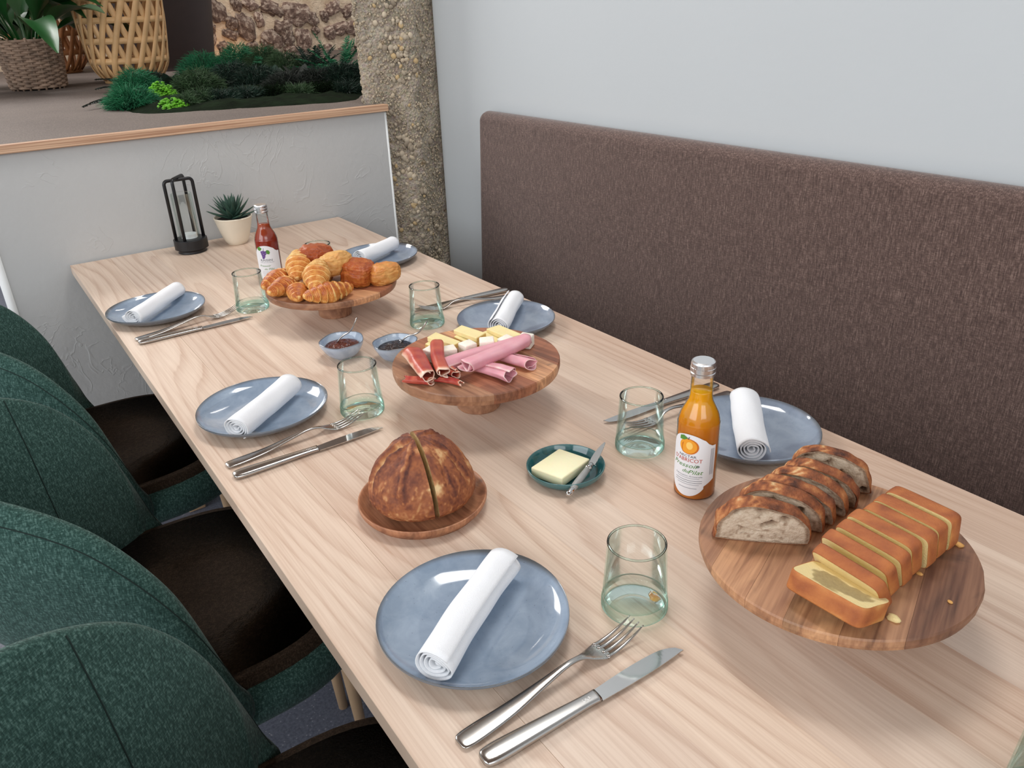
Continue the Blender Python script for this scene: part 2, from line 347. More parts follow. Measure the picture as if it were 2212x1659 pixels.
def box(x0, x1, y0, y1, z0, z1, bev=0.0, seg=2):
    b = bmesh.new(); bmesh.ops.create_cube(b, size=1)
    for v in b.verts: v.co = Vector(((x0 + x1) / 2 + v.co.x * (x1 - x0), (y0 + y1) / 2 + v.co.y * (y1 - y0), (z0 + z1) / 2 + v.co.z * (z1 - z0)))
    if bev: bmesh.ops.bevel(b, geom=b.edges[:], offset=bev, segments=seg, profile=0.5, affect='EDGES')
    b.verts.index_update(); V = [tuple(v.co) for v in b.verts]; Fs = [tuple(v.index for v in f.verts) for f in b.faces]; b.free()
    return np.array(V), Fs
def ico(sub=1):
    b = bmesh.new(); bmesh.ops.create_icosphere(b, subdivisions=sub, radius=1)
    V = np.array([tuple(v.co) for v in b.verts]); Fs = [tuple(v.index for v in f.verts) for f in b.faces]; b.free(); return V, Fs
def nz(p, s=1.0, seed=0.0):
    return noise.noise(Vector((p[0] * s + seed, p[1] * s + seed * 1.7, p[2] * s - seed)))
def rotz(V, a):
    c, s = math.cos(a), math.sin(a); V = np.asarray(V); return np.stack([V[:, 0] * c - V[:, 1] * s, V[:, 0] * s + V[:, 1] * c, V[:, 2]], 1)
def prism(poly, z0, z1):
    k = len(poly); V = [(x, y, z0) for x, y in poly] + [(x, y, z1) for x, y in poly]
    return V, [tuple(range(k))[::-1], tuple(range(k, 2 * k))] + [(i, (i + 1) % k, k + (i + 1) % k, k + i) for i in range(k)]
def copyof(o, parent=None, loc=None, rotz_=None, label=None, group=None):
    c = o.copy(); COL.objects.link(c)
    if parent: c.parent = parent
    if loc is not None: c.location = loc
    if rotz_ is not None: c.rotation_euler = (0, 0, rotz_)
    if label: c['label'] = label
    if group: c['group'] = group
    for ch in [x for x in CH.get(o.name, [])]: copyof(ch, c)
    return c
CH = {}
def reg(root):
    CH[root.name] = [x for x in bpy.data.objects if x.parent == root]
    for x in CH[root.name]: reg(x) if any(y.parent == x for y in bpy.data.objects) else None
    return root
def struct(name, V, Fs, mat, parent=None, smooth=False, **k):
    o = obj(name, V, Fs, mat, parent, smooth, **k)
    if not parent: o['kind'] = 'structure'
    return o

# ------------------------------------------------------------------ setting
struct('floor', *box(-4, 4, -2, 9, -0.1, 0), 'floor')
struct('wall_right', *box(1.40, 1.60, -1.5, 2.44, 0, 3.9, 0.008), 'wall')
struct('ceiling', *box(-4, 5, -2.2, 7, 3.9, 4.0), 'ceil')
lw = struct('wall_back', *box(0.035, 1.187, 2.412, 2.62, 0, 1.055), 'plaster')
V, Fs = sweep([(0.03, 2.416, 0), (0.03, 2.416, 1.05)], 0.011, 0.011, 10, up=(0, 1, 0)); obj('corner_bead', V, Fs, 'bead', lw)
V, Fs = sweep([(1.186, 2.416, 0), (1.186, 2.416, 1.05)], 0.005, 0.006, 8, up=(0, 1, 0)); obj('corner_bead', V, Fs, 'bead', lw)
struct('trim_1', *box(0.02, 1.192, 2.396, 2.425, 1.055, 1.076, 0.002), 'ply')
struct('floor_platform', *prism([(0.02, 2.42), (1.187, 2.42), (1.187, 2.457), (1.160, 2.464), (1.150, 2.482), (1.165, 2.53), (1.225, 2.64), (1.31, 2.77), (1.5, 2.79), (4.5, 2.79), (4.5, 6.6), (0.02, 6.6)], 1.0, 1.074), 'platform')
struct('wall_platform_side', *box(0.04, 0.10, 2.62, 6.5, 0, 1.0), 'plaster')
struct('floor_platform_edge', *box(0.0401, 0.06, 2.63, 6.5, 1.0, 1.06), 'plaster')
# rubble wall with individual stones
SY = 6.25
sw = struct('wall_stone', *box(-1.0, 4.2, SY, SY + 0.35, 1.0, 3.4), 'mortar')
stone_meshes = []
for s in range(7):
    V, Fs = ico(3); V = V.copy()
    for i, p in enumerate(V):
        q = np.sign(p) * abs(p) ** 0.9
        V[i] = q * (1 + 0.55 * nz(p, 1.3, s * 5.1) + 0.28 * nz(p, 3.2, s))
    o = obj('stone', V, Fs, 'stone', sw); stone_meshes.append(o.data); bpy.data.objects.remove(o)
stones = [(590, 85, 50, 44, .55), (640, 30, 70, 50, .75), (672, 40, 36, 30, .6), (612, 60, 46, 36, .6), (720, 15, 46, 34, 1.0), (755, 25, 46, 30, .7), (765, 60, 60, 30, .8),
          (735, 70, 26, 14, .9), (728, 62, 60, 26, 1.1), (775, 62, 36, 26, .5), (712, 70, 32, 30, .95), (790, 70, 40, 30, .8), (585, 20, 60, 34, .6), (530, 60, 40, 60, .35),
          (560, 42, 26, 30, 1.1), (500, 50, 30, 30, .3), (470, 25, 36, 50, .3), (455, 60, 24, 16, .4), (500, 75, 40, 26, .35), (485, 105, 34, 30, .4), (455, 90, 18, 50, .6),
          (540, 10, 40, 24, .8), (655, 85, 40, 50, .8), (622, 82, 30, 36, .45), (700, 110, 40, 34, .8), (745, 108, 44, 30, .55), (630, 110, 44, 26, .7), (590, 112, 36, 26, .5),
          (775, 100, 26, 20, .6), (510, 10, 24, 30, .4), (180, 100, 26, 30, .7), (190, 60, 26, 26, .6), (160, 55, 22, 30, .8), (195, 125, 40, 24, .7), (8, 110, 20, 20, .7), (205, 95, 20, 20, .6),
          (700, 35, 20, 26, .6), (420, 60, 22, 40, .4), (410, 20, 24, 30, .4), (168, 20, 26, 24, .7), (800, 30, 30, 26, .7), (680, 65, 20, 20, .7), (570, 95, 22, 18, .6), (545, 100, 26, 22, .5)]
k = 0
pts = []
for px, py, wpx, hpx, tone in stones:
    c = at(px, py, SY, 1); s = np.linalg.norm(c - CAM) / F
    pts.append((c[0], c[2], wpx * s * 0.40, hpx * s * 0.40, tone))
for _ in range(70):
    x, z = random.uniform(-0.5, 3.9), random.uniform(1.3, 3.1)
    if all(abs(x - p[0]) > 0.17 or abs(z - p[1]) > 0.13 for p in pts): pts.append((x, z, random.uniform(.06, .1), random.uniform(.05, .08), random.uniform(.5, 1)))
for x, z, a, b, tone in pts:
    o = bpy.data.objects.new('stone', stone_meshes[k % 7]); COL.objects.link(o); o.parent = sw
    o.location = (x, SY + 0.005, z); o.scale = (a, 0.03, b); o.rotation_euler = (0, random.uniform(-.5, .5), 0)
    tone = .42 + .62 * tone; o.color = (tone, tone * 0.96, tone * 0.94, 1); k += 1
# warm uplight behind the plants
l = bpy.data.lights.new('warm_uplight', 'POINT'); l.energy = 1.1; l.color = (1, 0.55, 0.25); l.shadow_soft_size = 0.04
lo = bpy.data.objects.new('warm_uplight', l); COL.objects.link(lo); c = at(490, 105, SY, 1); lo.location = (c[0], SY - 0.22, c[2] - 0.05)

# exposed aggregate pillar
pil_sec = [(1.31, 2.76), (1.225, 2.63), (1.165, 2.52), (1.150, 2.478), (1.162, 2.462), (1.20, 2.455), (1.25, 2.438), (1.285, 2.415), (1.31, 2.415), (1.345, 2.44), (1.40, 2.462), (1.45, 2.47), (1.46, 2.70), (1.41, 2.78)]
sec = np.array(pil_sec); fine = []
for i in range(len(sec)):
    a, b = sec[i], sec[(i + 1) % len(sec)]; kk = max(2, int(np.linalg.norm(b - a) / 0.009))
    for t in range(kk): fine.append(a + (b - a) * t / kk)
fine = np.array(fine); nr = 190; V = []
cx, cy = 1.30, 2.6
for i in range(nr):
    z = i / (nr - 1) * 2.4
    for p in fine:
        d = p - (cx, cy); d = d / np.linalg.norm(d)
        h = 0.010 * nz((p[0], p[1], z), 14, 3) + 0.006 * nz((p[0], p[1], z), 45, 9) + 0.004 * nz((p[0], p[1], z), 110, 5)
        V.append((p[0] + d[0] * h, p[1] + d[1] * h, z))
pil = struct('wall_pillar', V, gridfaces(nr, len(fine), False, True), 'aggregate', smooth=True)
peb = []
for s in range(5):
    V, Fs = ico(2); V = V * (1 + 0.18 * np.array([nz(p, 1.4, s * 3.3) for p in V]))[:, None]
    o = obj('pebble', V, Fs, 'pebble', pil); peb.append(o.data); bpy.data.objects.remove(o)
def pil_surface(u, z):
    # u in 0..1 along the visible front from the left face to the wall
    fr = np.array(pil_sec[2:11]); L = np.cumsum([0] + [np.linalg.norm(fr[i + 1] - fr[i]) for i in range(len(fr) - 1)])
    s = u * L[-1]; i = min(len(fr) - 2, int(np.searchsorted(L, s, 'right') - 1)); t = (s - L[i]) / (L[i + 1] - L[i])
    p = fr[i] + (fr[i + 1] - fr[i]) * t; d = p - (cx, cy); return p, d / np.linalg.norm(d)
for i in range(290):
    ridge = random.random() < 0.55
    u = min(0.97, max(0.02, random.gauss(0.52, 0.07))) if ridge else random.uniform(0.02, 0.97)
    z = random.uniform(0.45, 1.42) if random.random() < .9 else random.uniform(1.42, 2.2)
    if ridge and 1.02 < z < 1.13: z += 0.18
    p, d = pil_surface(u, z)
    r = random.uniform(0.004, 0.0095)
    o = bpy.data.objects.new('pebble', peb[i % 5]); COL.objects.link(o); o.parent = pil
    o.location = (p[0] + d[0] * 0.002, p[1] + d[1] * 0.002, z); o.scale = (r * random.uniform(.8, 1.3), r * 0.8, r * random.uniform(.9, 1.5)); o.rotation_euler = (random.uniform(-.4, .4), random.uniform(-1, 1), random.uniform(-.4, .4))
    t = random.choice([(1.05, 1.03, 1), (.9, .86, .8), (.7, .68, .66), (.82, .8, .78), (.95, .8, .55), (.55, .52, .5)]); o.color = t + (1,)
g = G(); V0, F0 = ico(1)
for i in range(3200):
    z = random.uniform(0.4, 1.5); p, d = pil_surface(random.uniform(0.0, 1), z); r = random.uniform(0.0016, 0.0042)
    g.add(V0 * np.array([r, r, r * random.uniform(.8, 1.5)]) + np.array([p[0] + d[0] * 0.002, p[1] + d[1] * 0.002, z]), F0)
o = obj('gravel', g, None, 'pebble', pil, color=(.8, .77, .72)); o['kind'] = 'stuff'

# ------------------------------------------------------------------ bench
be = thing('banquette', 'long banquette upholstered in brown woven fabric along the white wall', 'bench', (0, 0, 0))
V, Fs = box(1.345, 1.399, -1.2, 2.125, 0.50, 1.062, 0.0265, 6)
V[:, 0] -= (1.062 - V[:, 2]) * 0.035 * (V[:, 0] < 1.38)
V2 = V.copy()
# round the upper far corner
m = (V[:, 1] > 2.0) & (V[:, 2] > 0.9); V[m, 1] -= 0.012 * ((V[m, 2] - 0.9) / 0.16).clip(0, 1) ** 3
obj('backrest', V, Fs, 'bench', be)
obj('seat_cushion', *box(0.93, 1.37, -1.2, 2.16, 0.44, 0.525, 0.02, 4), 'bench', be)
obj('plinth', *box(0.99, 1.39, -1.2, 2.12, 0.0, 0.44, 0.004), 'seat', be)

# ------------------------------------------------------------------ table
TX0, TX1, TY0, TY1, TZ = 0.19, 0.978, -0.28, 2.402, 0.75
tb = thing('dining_table', 'long pale ash dining table laid for breakfast', 'table', (0, 0, 0))
xs = [TX0, 0.292, 0.40, 0.489, 0.59, 0.69, 0.786, 0.884, TX1]
tints = [(1.04, 1.04, 1.03), (1.0, 1.0, 1.0), (1.05, 1.04, 1.02), (0.97, 0.96, 0.95), (1.01, 0.99, 0.97), (0.95, 0.93, 0.92), (0.99, 0.97, 0.95), (0.94, 0.92, 0.91)]
for i in range(8):
    V, Fs = box(xs[i] + .00002, xs[i + 1] - .00002, TY0, TY1, TZ - 0.024, TZ, 0.00012 if 0 < i < 7 else 0.0006, 1)
    obj('board', V, Fs, 'ash', tb, smooth=False, color=tints[i])
for x0, x1, y0, y1 in ((0.26, 0.29, -.2, 2.32), (0.88, 0.91, -.2, 2.32), (0.29, 0.88, 2.25, 2.28), (0.29, 0.88, -.2, -.17)):
    obj('apron', *box(x0, x1, y0, y1, TZ - 0.09, TZ - 0.0241, 0.002), 'wood', tb)
for x in (0.30, 0.86):
    for y in (-0.15, 2.2):
        obj('leg', *box(x, x + 0.05, y, y + 0.05, 0, TZ - 0.0245, 0.004), 'wood', tb)

# ------------------------------------------------------------------ chairs
def make_chair(label):
    t = thing('dining_chair', label, 'chair', group='green upholstered chairs along the table')
    half = [(-.185, 0, .872, .575), (-.175, .07, .868, .575), (-.135, .135, .855, .57), (-.067, .18, .835, .555), (.0, .218, .792, .515), (.045, .242, .738, .46),
            (.083, .257, .665, .42), (.108, .259, .58, .405), (.122, .254, .50, .40), (.128, .246, .455, .40)]
    half = smoothprof(half, 5)
    full = np.vstack([half[::-1] * np.array([1, -1, 1, 1]), half[1:]])
    n = len(full); ns = 30; V = []
    P = full[:, :2]; T = np.gradient(P, axis=0); T /= np.linalg.norm(T, axis=1)[:, None]; N = np.stack([T[:, 1], -T[:, 0]], 1)
    c0 = np.array([0.12, 0.0]); sgn = np.sign(((P - c0) * N).sum(1)).mean(); N = N * np.sign(sgn)
    sec = section(ns, 3.2)
    for i in range(n):
        zt, zb = full[i, 2], full[i, 3]; hh = (zt - zb) / 2; zc = (zt + zb) / 2; ee = min(i, n - 1 - i) / 3.0; th = 0.024 * (min(1, ee) ** 0.5 * 0.45 + 0.55)
        for a, b in sec:
            dz = b * hh; tt = th * (1 - 0.35 * max(0, b) ** 2 if True else 1)
            drop = (0.26 * (1 - abs(i / (n - 1) - .5) * 2) + .02) * max(0, zt - .03 - (zc + dz)) - 0.006 * (1 - b * b)
            q = P[i] - N[i] * (0.012 - 0.0) + N[i] * (a * tt) - N[i] * drop * 0.8 + N[i] * 0.01
            V.append((q[0], q[1], zc + dz))
    Fs = gridfaces(n, ns, False, True) + [tuple(range(ns)), tuple(range((n - 1) * ns, n * ns))[::-1]]
    sh = obj('backrest', V, Fs, 'green', t, fixn=True)
    # piping seams pressed against the shell
    V = np.array(V).reshape(n, ns, 3)
    for jj in (4,):
        path = V[3:n - 3, jj]; v, f = sweep(path, 0.0009, 0.0009, 6); obj('seam', v, f, 'seam', sh)
    for ii in (int(n * .31), int(n * .69)):
        path = V[ii, list(range(9, 21))] ; v, f = sweep(path, 0.0010, 0.0010, 6, up=(0.3, 0.4, 0.1)); obj('seam', v, f, 'seam', sh)
    def cushion(x0, x1, hy, z0, z1, rnd, kk):
        xs_, a = (x0 + x1) / 2, np.linspace(0, 2 * PI, 56, endpoint=False); V = []
        sc = section(56, kk); rows = []
        for q in np.linspace(-PI / 2, PI / 2, 15):
            f = (abs(math.cos(q)) ** 0.55); rows.append((1 - rnd * (1 - f), (z0 + z1) / 2 + (z1 - z0) / 2 * math.sin(q)))
        for f, z in rows:
            for cc, ss in sc: V.append((xs_ + cc * ((x1 - x0) / 2 - (1 - f)), ss * (hy - (1 - f)), z))
        n0 = len(V)
        Fs = gridfaces(15, 56, False, True)
        V.append((xs_, 0, z0)); V.append((xs_, 0, z1 + 0.006))
        Fs += [(n0, (k + 1) % 56, k) for k in range(56)] + [(n0 + 1, 14 * 56 + k, 14 * 56 + (k + 1) % 56) for k in range(56)]
        return V, Fs
    obj('seat_base', *cushion(-0.10, 0.385, 0.262, 0.375, 0.455, 0.03, 2.9), 'green', t)
    obj('seat', *cushion(-0.095, 0.37, 0.248, 0.43, 0.472, 0.02, 2.8), 'seat', t)
    for sx, sy in ((-.02, .10), (-.02, -.10), (.35, .05), (.35, -.05)):
        v, f = sweep([(sx, sy, .385), (sx + (.02 if sx > .1 else -.03), sy * 1.06, 0.0)], [.016, .010], [.016, .010], 12, up=(1, 0, 0)); obj('leg', v, f, 'wood', t)
    return t
ch = reg(make_chair('green wool chair nearest the camera, pushed to the table beside the front plate'))
ch.location = (0.0, 0.545, 0); ch.rotation_euler = (0, 0, 0)
copyof(ch, None, (0.0, 1.187, 0), 0.0, 'green wool chair in the middle of the row, beside the second plate from the front')
copyof(ch, None, (-0.005, 1.83, 0), 0.03, 'green wool chair farthest away, next to the grey low wall')

# ------------------------------------------------------------------ plates and napkins
def plate_mesh(R, h=0.021, flat=0.62, foot=0.55, seed=0.0, wobk=0.02):
    prof = [(0.0001, .004), (R * flat * .6, .004), (R * flat, .0048), (R * .80, .0085), (R * .92, .0140), (R * .985, h - .001), (R * .998, h), (R, h - .001), (R * .995, h - .0035), (R * .93, h - .010), (R * .80, h - .0165), (R * foot, .0006), (R * foot * .96, 0), (R * foot * .9, .0010), (0.0001, .0012)]
    p = smoothprof(prof, 4); p[:, 0] = np.maximum(p[:, 0], .0001)
    V, Fs = lathe(p, 72, lambda a, i: wobk * (0.6 * math.sin(2 * a + seed) + 0.4 * math.sin(3 * a + seed * 2)) )
    i = np.arange(len(p)).repeat(72); r = np.hypot(V[:, 0], V[:, 1]) / R
    top = i < len(p) * 0.46
    tone = np.where(top, np.clip((r - .955) / .04, 0, 1) * .85, .62)
    return V, Fs, tone
plates = [('front', (.3233, .5657), .1035, 'plate', 'blue grey plate nearest the camera, with a napkin, beside the front glass'),
          ('mid', (.3117, 1.1951), .1045, 'plate', 'blue grey plate at the left edge, second from the front, behind the loaf'),
          ('far', (.2884, 1.825), .103, 'plate', 'blue grey plate at the far left of the table, left of the croissants'),
          ('R1', (.8668, .6527), .103, 'plate2', 'grey blue plate on the bench side, behind the apricot nectar bottle'),
          ('R2', (.8494, 1.2655), .102, 'plate2', 'grey blue plate on the bench side, behind the cheese and ham stand'),
          ('R3', (.8576, 1.8654), .103, 'plate2', 'dark grey plate at the far right of the table, near the concrete pillar')]
for i, (k, c, R, m, lab) in enumerate(plates):
    V, Fs, tone = plate_mesh(R, seed=i * 1.3)
    o = obj('plate', V, Fs, m, None, True, tone, loc=(c[0], c[1], TZ)); tag(o, lab, 'plate', 'stoneware plates')
def napkin(a, b, w, h, label, seed, turns=4.2):
    a = np.array(a, float); b = np.array(b, float); L = np.linalg.norm((b - a)[:2]); ang = math.atan2(b[1] - a[1], b[0] - a[0])
    ns, nl = 150, 22; V = []
    for j in range(nl):
        y = j / (nl - 1)
        for i in range(ns):
            s = i / (ns - 1); th = s * turns * 2 * PI + 0.8 + seed
            rr = 0.10 + 0.90 * s ** 0.85
            sq = 1 + 0.07 * nz((y * 3, math.cos(th), math.sin(th)), 1.3, seed)
            ra = w * rr * sq; rb = h * rr * sq
            end = (1 - s) * 0.004 * (1 if y < .5 else -1) * (1 if abs(y - .5) > .49 else 0) + 0.0012 * math.sin(th * 2 + seed)
            x = y * L + end; yy = ra * math.cos(th); zz = rb * math.sin(th)
            if s > 0.965:
                q = (s - 0.965) / 0.035; yy += w * 0.10 * q * math.cos(th)
            yy += 0.003 * math.sin(y * 3 + seed)
            V.append((x, yy, max(zz, -h * 0.96)))
    V = np.array(V); V[:, 2] -= V[:, 2].min() - 0.0009
    o = obj('rolled_napkin', V, gridfaces(nl, ns), 'napkin', None, True, loc=(a[0], a[1], a[2]), rot=(0, 0, ang), solid=0.0013)
    return tag(o, label, 'napkin', 'rolled white napkins')
zn = TZ + 0.0100
napkin((.247, .515, zn), (.392, .606, zn), .0215, .0185, 'rolled white napkin on the plate nearest the camera', .3)
napkin((.247, 1.122, zn), (.372, 1.232, zn), .021, .018, 'rolled white napkin on the second left plate, behind the round loaf', 2.1)
napkin((.224, 1.758, zn), (.356, 1.895, zn), .021, .018, 'rolled white napkin on the far left plate', 4.4)
napkin((.806, .592, zn), (.920, .712, zn), .0225, .019, 'rolled white napkin on the bench-side plate behind the apricot nectar bottle', 1.2)
napkin((.792, 1.212, zn), (.920, 1.325, zn), .0215, .0185, 'rolled white napkin on the bench-side plate behind the cheese stand', 5.2)
napkin((.788, 1.838, zn), (.922, 1.905, zn), .0215, .0185, 'rolled white napkin on the far right plate near the pillar', 3.3)

# ------------------------------------------------------------------ cutlery
def make_fork():
    t = thing('fork', '', 'fork', group='steel forks beside the plates')
    xs_ = [0, .004, .02, .06, .10, .13, .148, .160, .172, .180]; w_ = [.006, .0095, .0105, .0085, .0052, .0034, .0040, .0085, .0124, .0126]
    z_ = [.0035, .0035, .0036, .0052, .0105, .0145, .0125, .0080, .0042, .0034]; h_ = [.0010, .0016, .0016, .0016, .0018, .0019, .0015, .0011, .0010, .0009]
    p = smoothprof(np.stack([xs_, w_, z_, h_], 1), 5)
    V, Fs = sweep(np.stack([p[:, 0], 0 * p[:, 0], p[:, 2]], 1), p[:, 1], p[:, 3], 16, 2.6)
    obj('handle', V, Fs, 'steel', t)
    for y in (-.0103, -.0035, .0035, .0103):
        q = smoothprof([(.174, y, .0039, .0024), (.184, y, .0034, .0021), (.200, y * .97, .0056, .0018), (.215, y * .95, .0100, .0013), (.226, y * .94, .0145, .0006)], 4)
        V, Fs = sweep(q[:, :3], q[:, 3], q[:, 3] * .7, 8, 2.5); obj('tine', V, Fs, 'steel', t)
    return t
def make_knife():
    t = thing('table_knife', '', 'knife', group='steel knives beside the plates')
    p = smoothprof([(0, .006, .0028), (.004, .0092, .0040), (.02, .0105, .0042), (.07, .0088, .0038), (.11, .0072, .0034), (.128, .0074, .0030)], 5)
    V, Fs = sweep(np.stack([p[:, 0], 0 * p[:, 0], 0 * p[:, 0] + .0042], 1), p[:, 1], p[:, 2], 16, 3); hd = obj('handle', V, Fs, 'steel', t)
    for dx in (0, .0042):
        a = np.linspace(0, 2 * PI, 20); V, Fs = sweep(np.stack([.112 + dx + .0018 * np.cos(a), .0018 * np.sin(a), 0 * a + .0074], 1), .0004, .0004, 6, caps=False); obj('stamped_ring', V, Fs, 'polish', hd)
    out = []
    for s in np.linspace(0, 1, 24):
        x = .128 + s * .107; top = -.0078 + .0050 * s ** 3; e = max(0, (s - .70) / .30)
        bot = (.0072 + .0038 * math.sin(min(1, s * 1.1) * PI * .75)) * math.sqrt(max(0, 1 - e ** 2.6)) + top * (1 - math.sqrt(max(0, 1 - e ** 2.6)))
        out.append((x, min(top, bot - .0004), bot))
    V = []
    for x, a, b in out: V += [(x, a, .0046), (x, a, .0030), (x, b, .0036), (x, b, .0039)]
    V = np.array(V); Fs = gridfaces(len(out), 4, False, True) + [(0, 1, 2, 3), tuple(range(len(V) - 4, len(V)))[::-1]]
    obj('blade', V, Fs, 'polish', t, fixn=True, smooth=False)
    return t
fk = reg(make_fork()); kn = reg(make_knife())
def put(proto, first, a, b, label, z=TZ, tilt=0, roll=0):
    if proto.name.startswith('table') and z == TZ: roll = .035; z += .0004
    a = np.array(a); b = np.array(b); ang = math.atan2(b[1] - a[1], b[0] - a[0])
    o = proto if first else copyof(proto)
    o.location = (a[0], a[1], z); o.rotation_euler = (roll, tilt, ang); o['label'] = label; return o
put(fk, True, at(992, 1612)[:2], at(1362, 1352, .762)[:2], 'steel fork in the foreground between the front plate and the knife')
put(fk, False, at(490, 1010)[:2], at(766, 896, .762)[:2], 'steel fork beside the second left plate, in front of the middle glass')
put(fk, False, at(294, 737)[:2], at(508, 664, .762)[:2], 'steel fork leaning over a knife beside the far left plate', z=TZ + .0005)
put(kn, True, at(1042, 1650)[:2], at(1462, 1412)[:2], 'steel table knife at the bottom edge of the picture, nearest the camera')
put(kn, False, at(506, 1034)[:2], at(830, 926)[:2], 'steel table knife beside the second left plate, pointing at the round loaf')
put(kn, False, at(300, 744)[:2], at(552, 686)[:2], 'steel table knife under the fork beside the far left plate')
put(kn, False, at(1096, 629)[:2], at(880, 676)[:2], 'steel table knife on the bench side behind the middle right glass')
put(fk, False, at(1112, 640)[:2], at(925, 672)[:2], 'steel fork on the bench side beside the plate behind the cheese stand')
put(kn, False, at(1548, 836)[:2], at(1312, 914)[:2], 'steel table knife behind the apricot nectar bottle')
put(fk, False, at(1580, 852)[:2], at(1385, 922)[:2], 'steel fork behind the apricot nectar bottle, beside the bench-side plate')

# ------------------------------------------------------------------ glasses
def make_glass():
    t = thing('drinking_glass', '', 'glass', group='greenish hand-blown tumblers')
    H = .0845; R0, R1 = .0363, .0313
    rr = lambda z: R0 + (R1 - R0) * (z / H) ** .95
    V, Fs = lathe([(rr(z), z) for z in np.linspace(.006, H - .001, 20)], 64, lambda a, i: .004 * math.sin(3 * a + i * 4)); obj('wall', V, Fs, 'gwall', t)
    V, Fs = lathe([(rr(z) - .0018, z) for z in np.linspace(.013, H - .001, 14)], 64, lambda a, i: .006 * math.sin(2 * a + 1 + i * 5)); obj('inner_wall', V, Fs, 'gwall', t)
    p = smoothprof([(.0001, .0035), (.015, .0030), (.030, .0008), (R0 - .002, .0002), (R0, .003), (R0 - .0001, .009), (R0 - .0004, .013), (R0 - .0020, .0155), (R0 - .0045, .0128), (.024, .0112), (.012, .0122), (.0001, .0120)], 4)
    p[:, 0] = p[:, 0].clip(.0001); V, Fs = lathe(p, 64, lambda a, i: .006 * math.sin(5 * a + i * 3)); obj('base', V, Fs, 'gbase', t, fixn=True)
    a = np.linspace(0, 2 * PI, 65)[:-1]; sec = section(8); V = []
    for k in a:
        for c, s in sec: V.append(((R1 - .0009 + c * .0013) * math.cos(k), (R1 - .0009 + c * .0013) * math.sin(k), H + s * .0013))
    obj('rim', V, gridfaces(64, 8, True, True), 'grim', t)
    return t
gl = reg(make_glass())
for i, (x, y, lab) in enumerate([(.4812, .4865, 'greenish tumbler in the foreground, beside the front plate and fork tips'), (.4470, 1.1030, 'greenish tumbler beside the second left plate, near the ham'),
        (.4700, 1.724, 'greenish tumbler at the far left, beside the croissant stand'), (.7275, 1.380, 'greenish tumbler behind the cheese stand, between jam bowls and bench-side plate'),
        (.7220, .7330, 'greenish tumbler left of the apricot nectar bottle'), (.684, 1.838, 'greenish tumbler at the far end, behind the croissants'), (.5720, .1070, 'tumbler cut off by the lower right edge of the picture')]):
    o = gl if i == 0 else copyof(gl)
    o.location = (x, y, TZ); o.rotation_euler = (0, 0, i * 1.1); o['label'] = lab

def rd(d): return math.radians(d)
# ------------------------------------------------------------------ bottles
LS = 1.26
def wrap(V, R, a0, dr=0.0):
    V = np.asarray(V, float); a = a0 + V[:, 0] * LS / R; r = R + V[:, 2] + dr
    return np.stack([r * np.cos(a), r * np.sin(a), V[:, 1]], 1)
def flat_poly(pts_, R, a0, dr, name, mat, parent):
    pts_ = np.array(pts_, float); b = bmesh.new(); f = b.faces.new([b.verts.new((x, y, 0)) for x, y in pts_])
    x0, x1 = pts_[:, 0].min(), pts_[:, 0].max()
    for x in np.arange(math.floor(x0 / .002) * .002, x1, .002):
        bmesh.ops.bisect_plane(b, geom=b.verts[:] + b.edges[:] + b.faces[:], plane_co=(x, 0, 0), plane_no=(1, 0, 0))
    b.verts.index_update(); V = [tuple(v.co) for v in b.verts]; Fs = [tuple(v.index for v in f.verts) for f in b.faces]; b.free()
    return obj(name, wrap(V, R, a0, dr), Fs, mat, parent, smooth=True)
def text(s, size, x, z, R, a0, mat, parent, shear=0.0, name='lettering', dr=.0005, sx=1.0):
    cu = bpy.data.curves.new('t', 'FONT'); cu.body = s; cu.size = size; cu.align_x = 'CENTER'; cu.shear = shear; cu.resolution_u = 2; cu.offset = 0
    o = bpy.data.objects.new('t', cu); COL.objects.link(o); bpy.context.view_layer.update()
    me = bpy.data.meshes.new_from_object(o.evaluated_get(bpy.context.evaluated_depsgraph_get())); bpy.data.objects.remove(o)
    V = np.array([tuple(v.co) for v in me.vertices]); Fs = [tuple(p.vertices) for p in me.polygons]
    V[:, 0] = V[:, 0] * sx + x; V[:, 1] += z; V[:, 2] = 0
    return obj(name, wrap(V, R, a0, dr) if R else V, Fs, mat, parent, smooth=False)
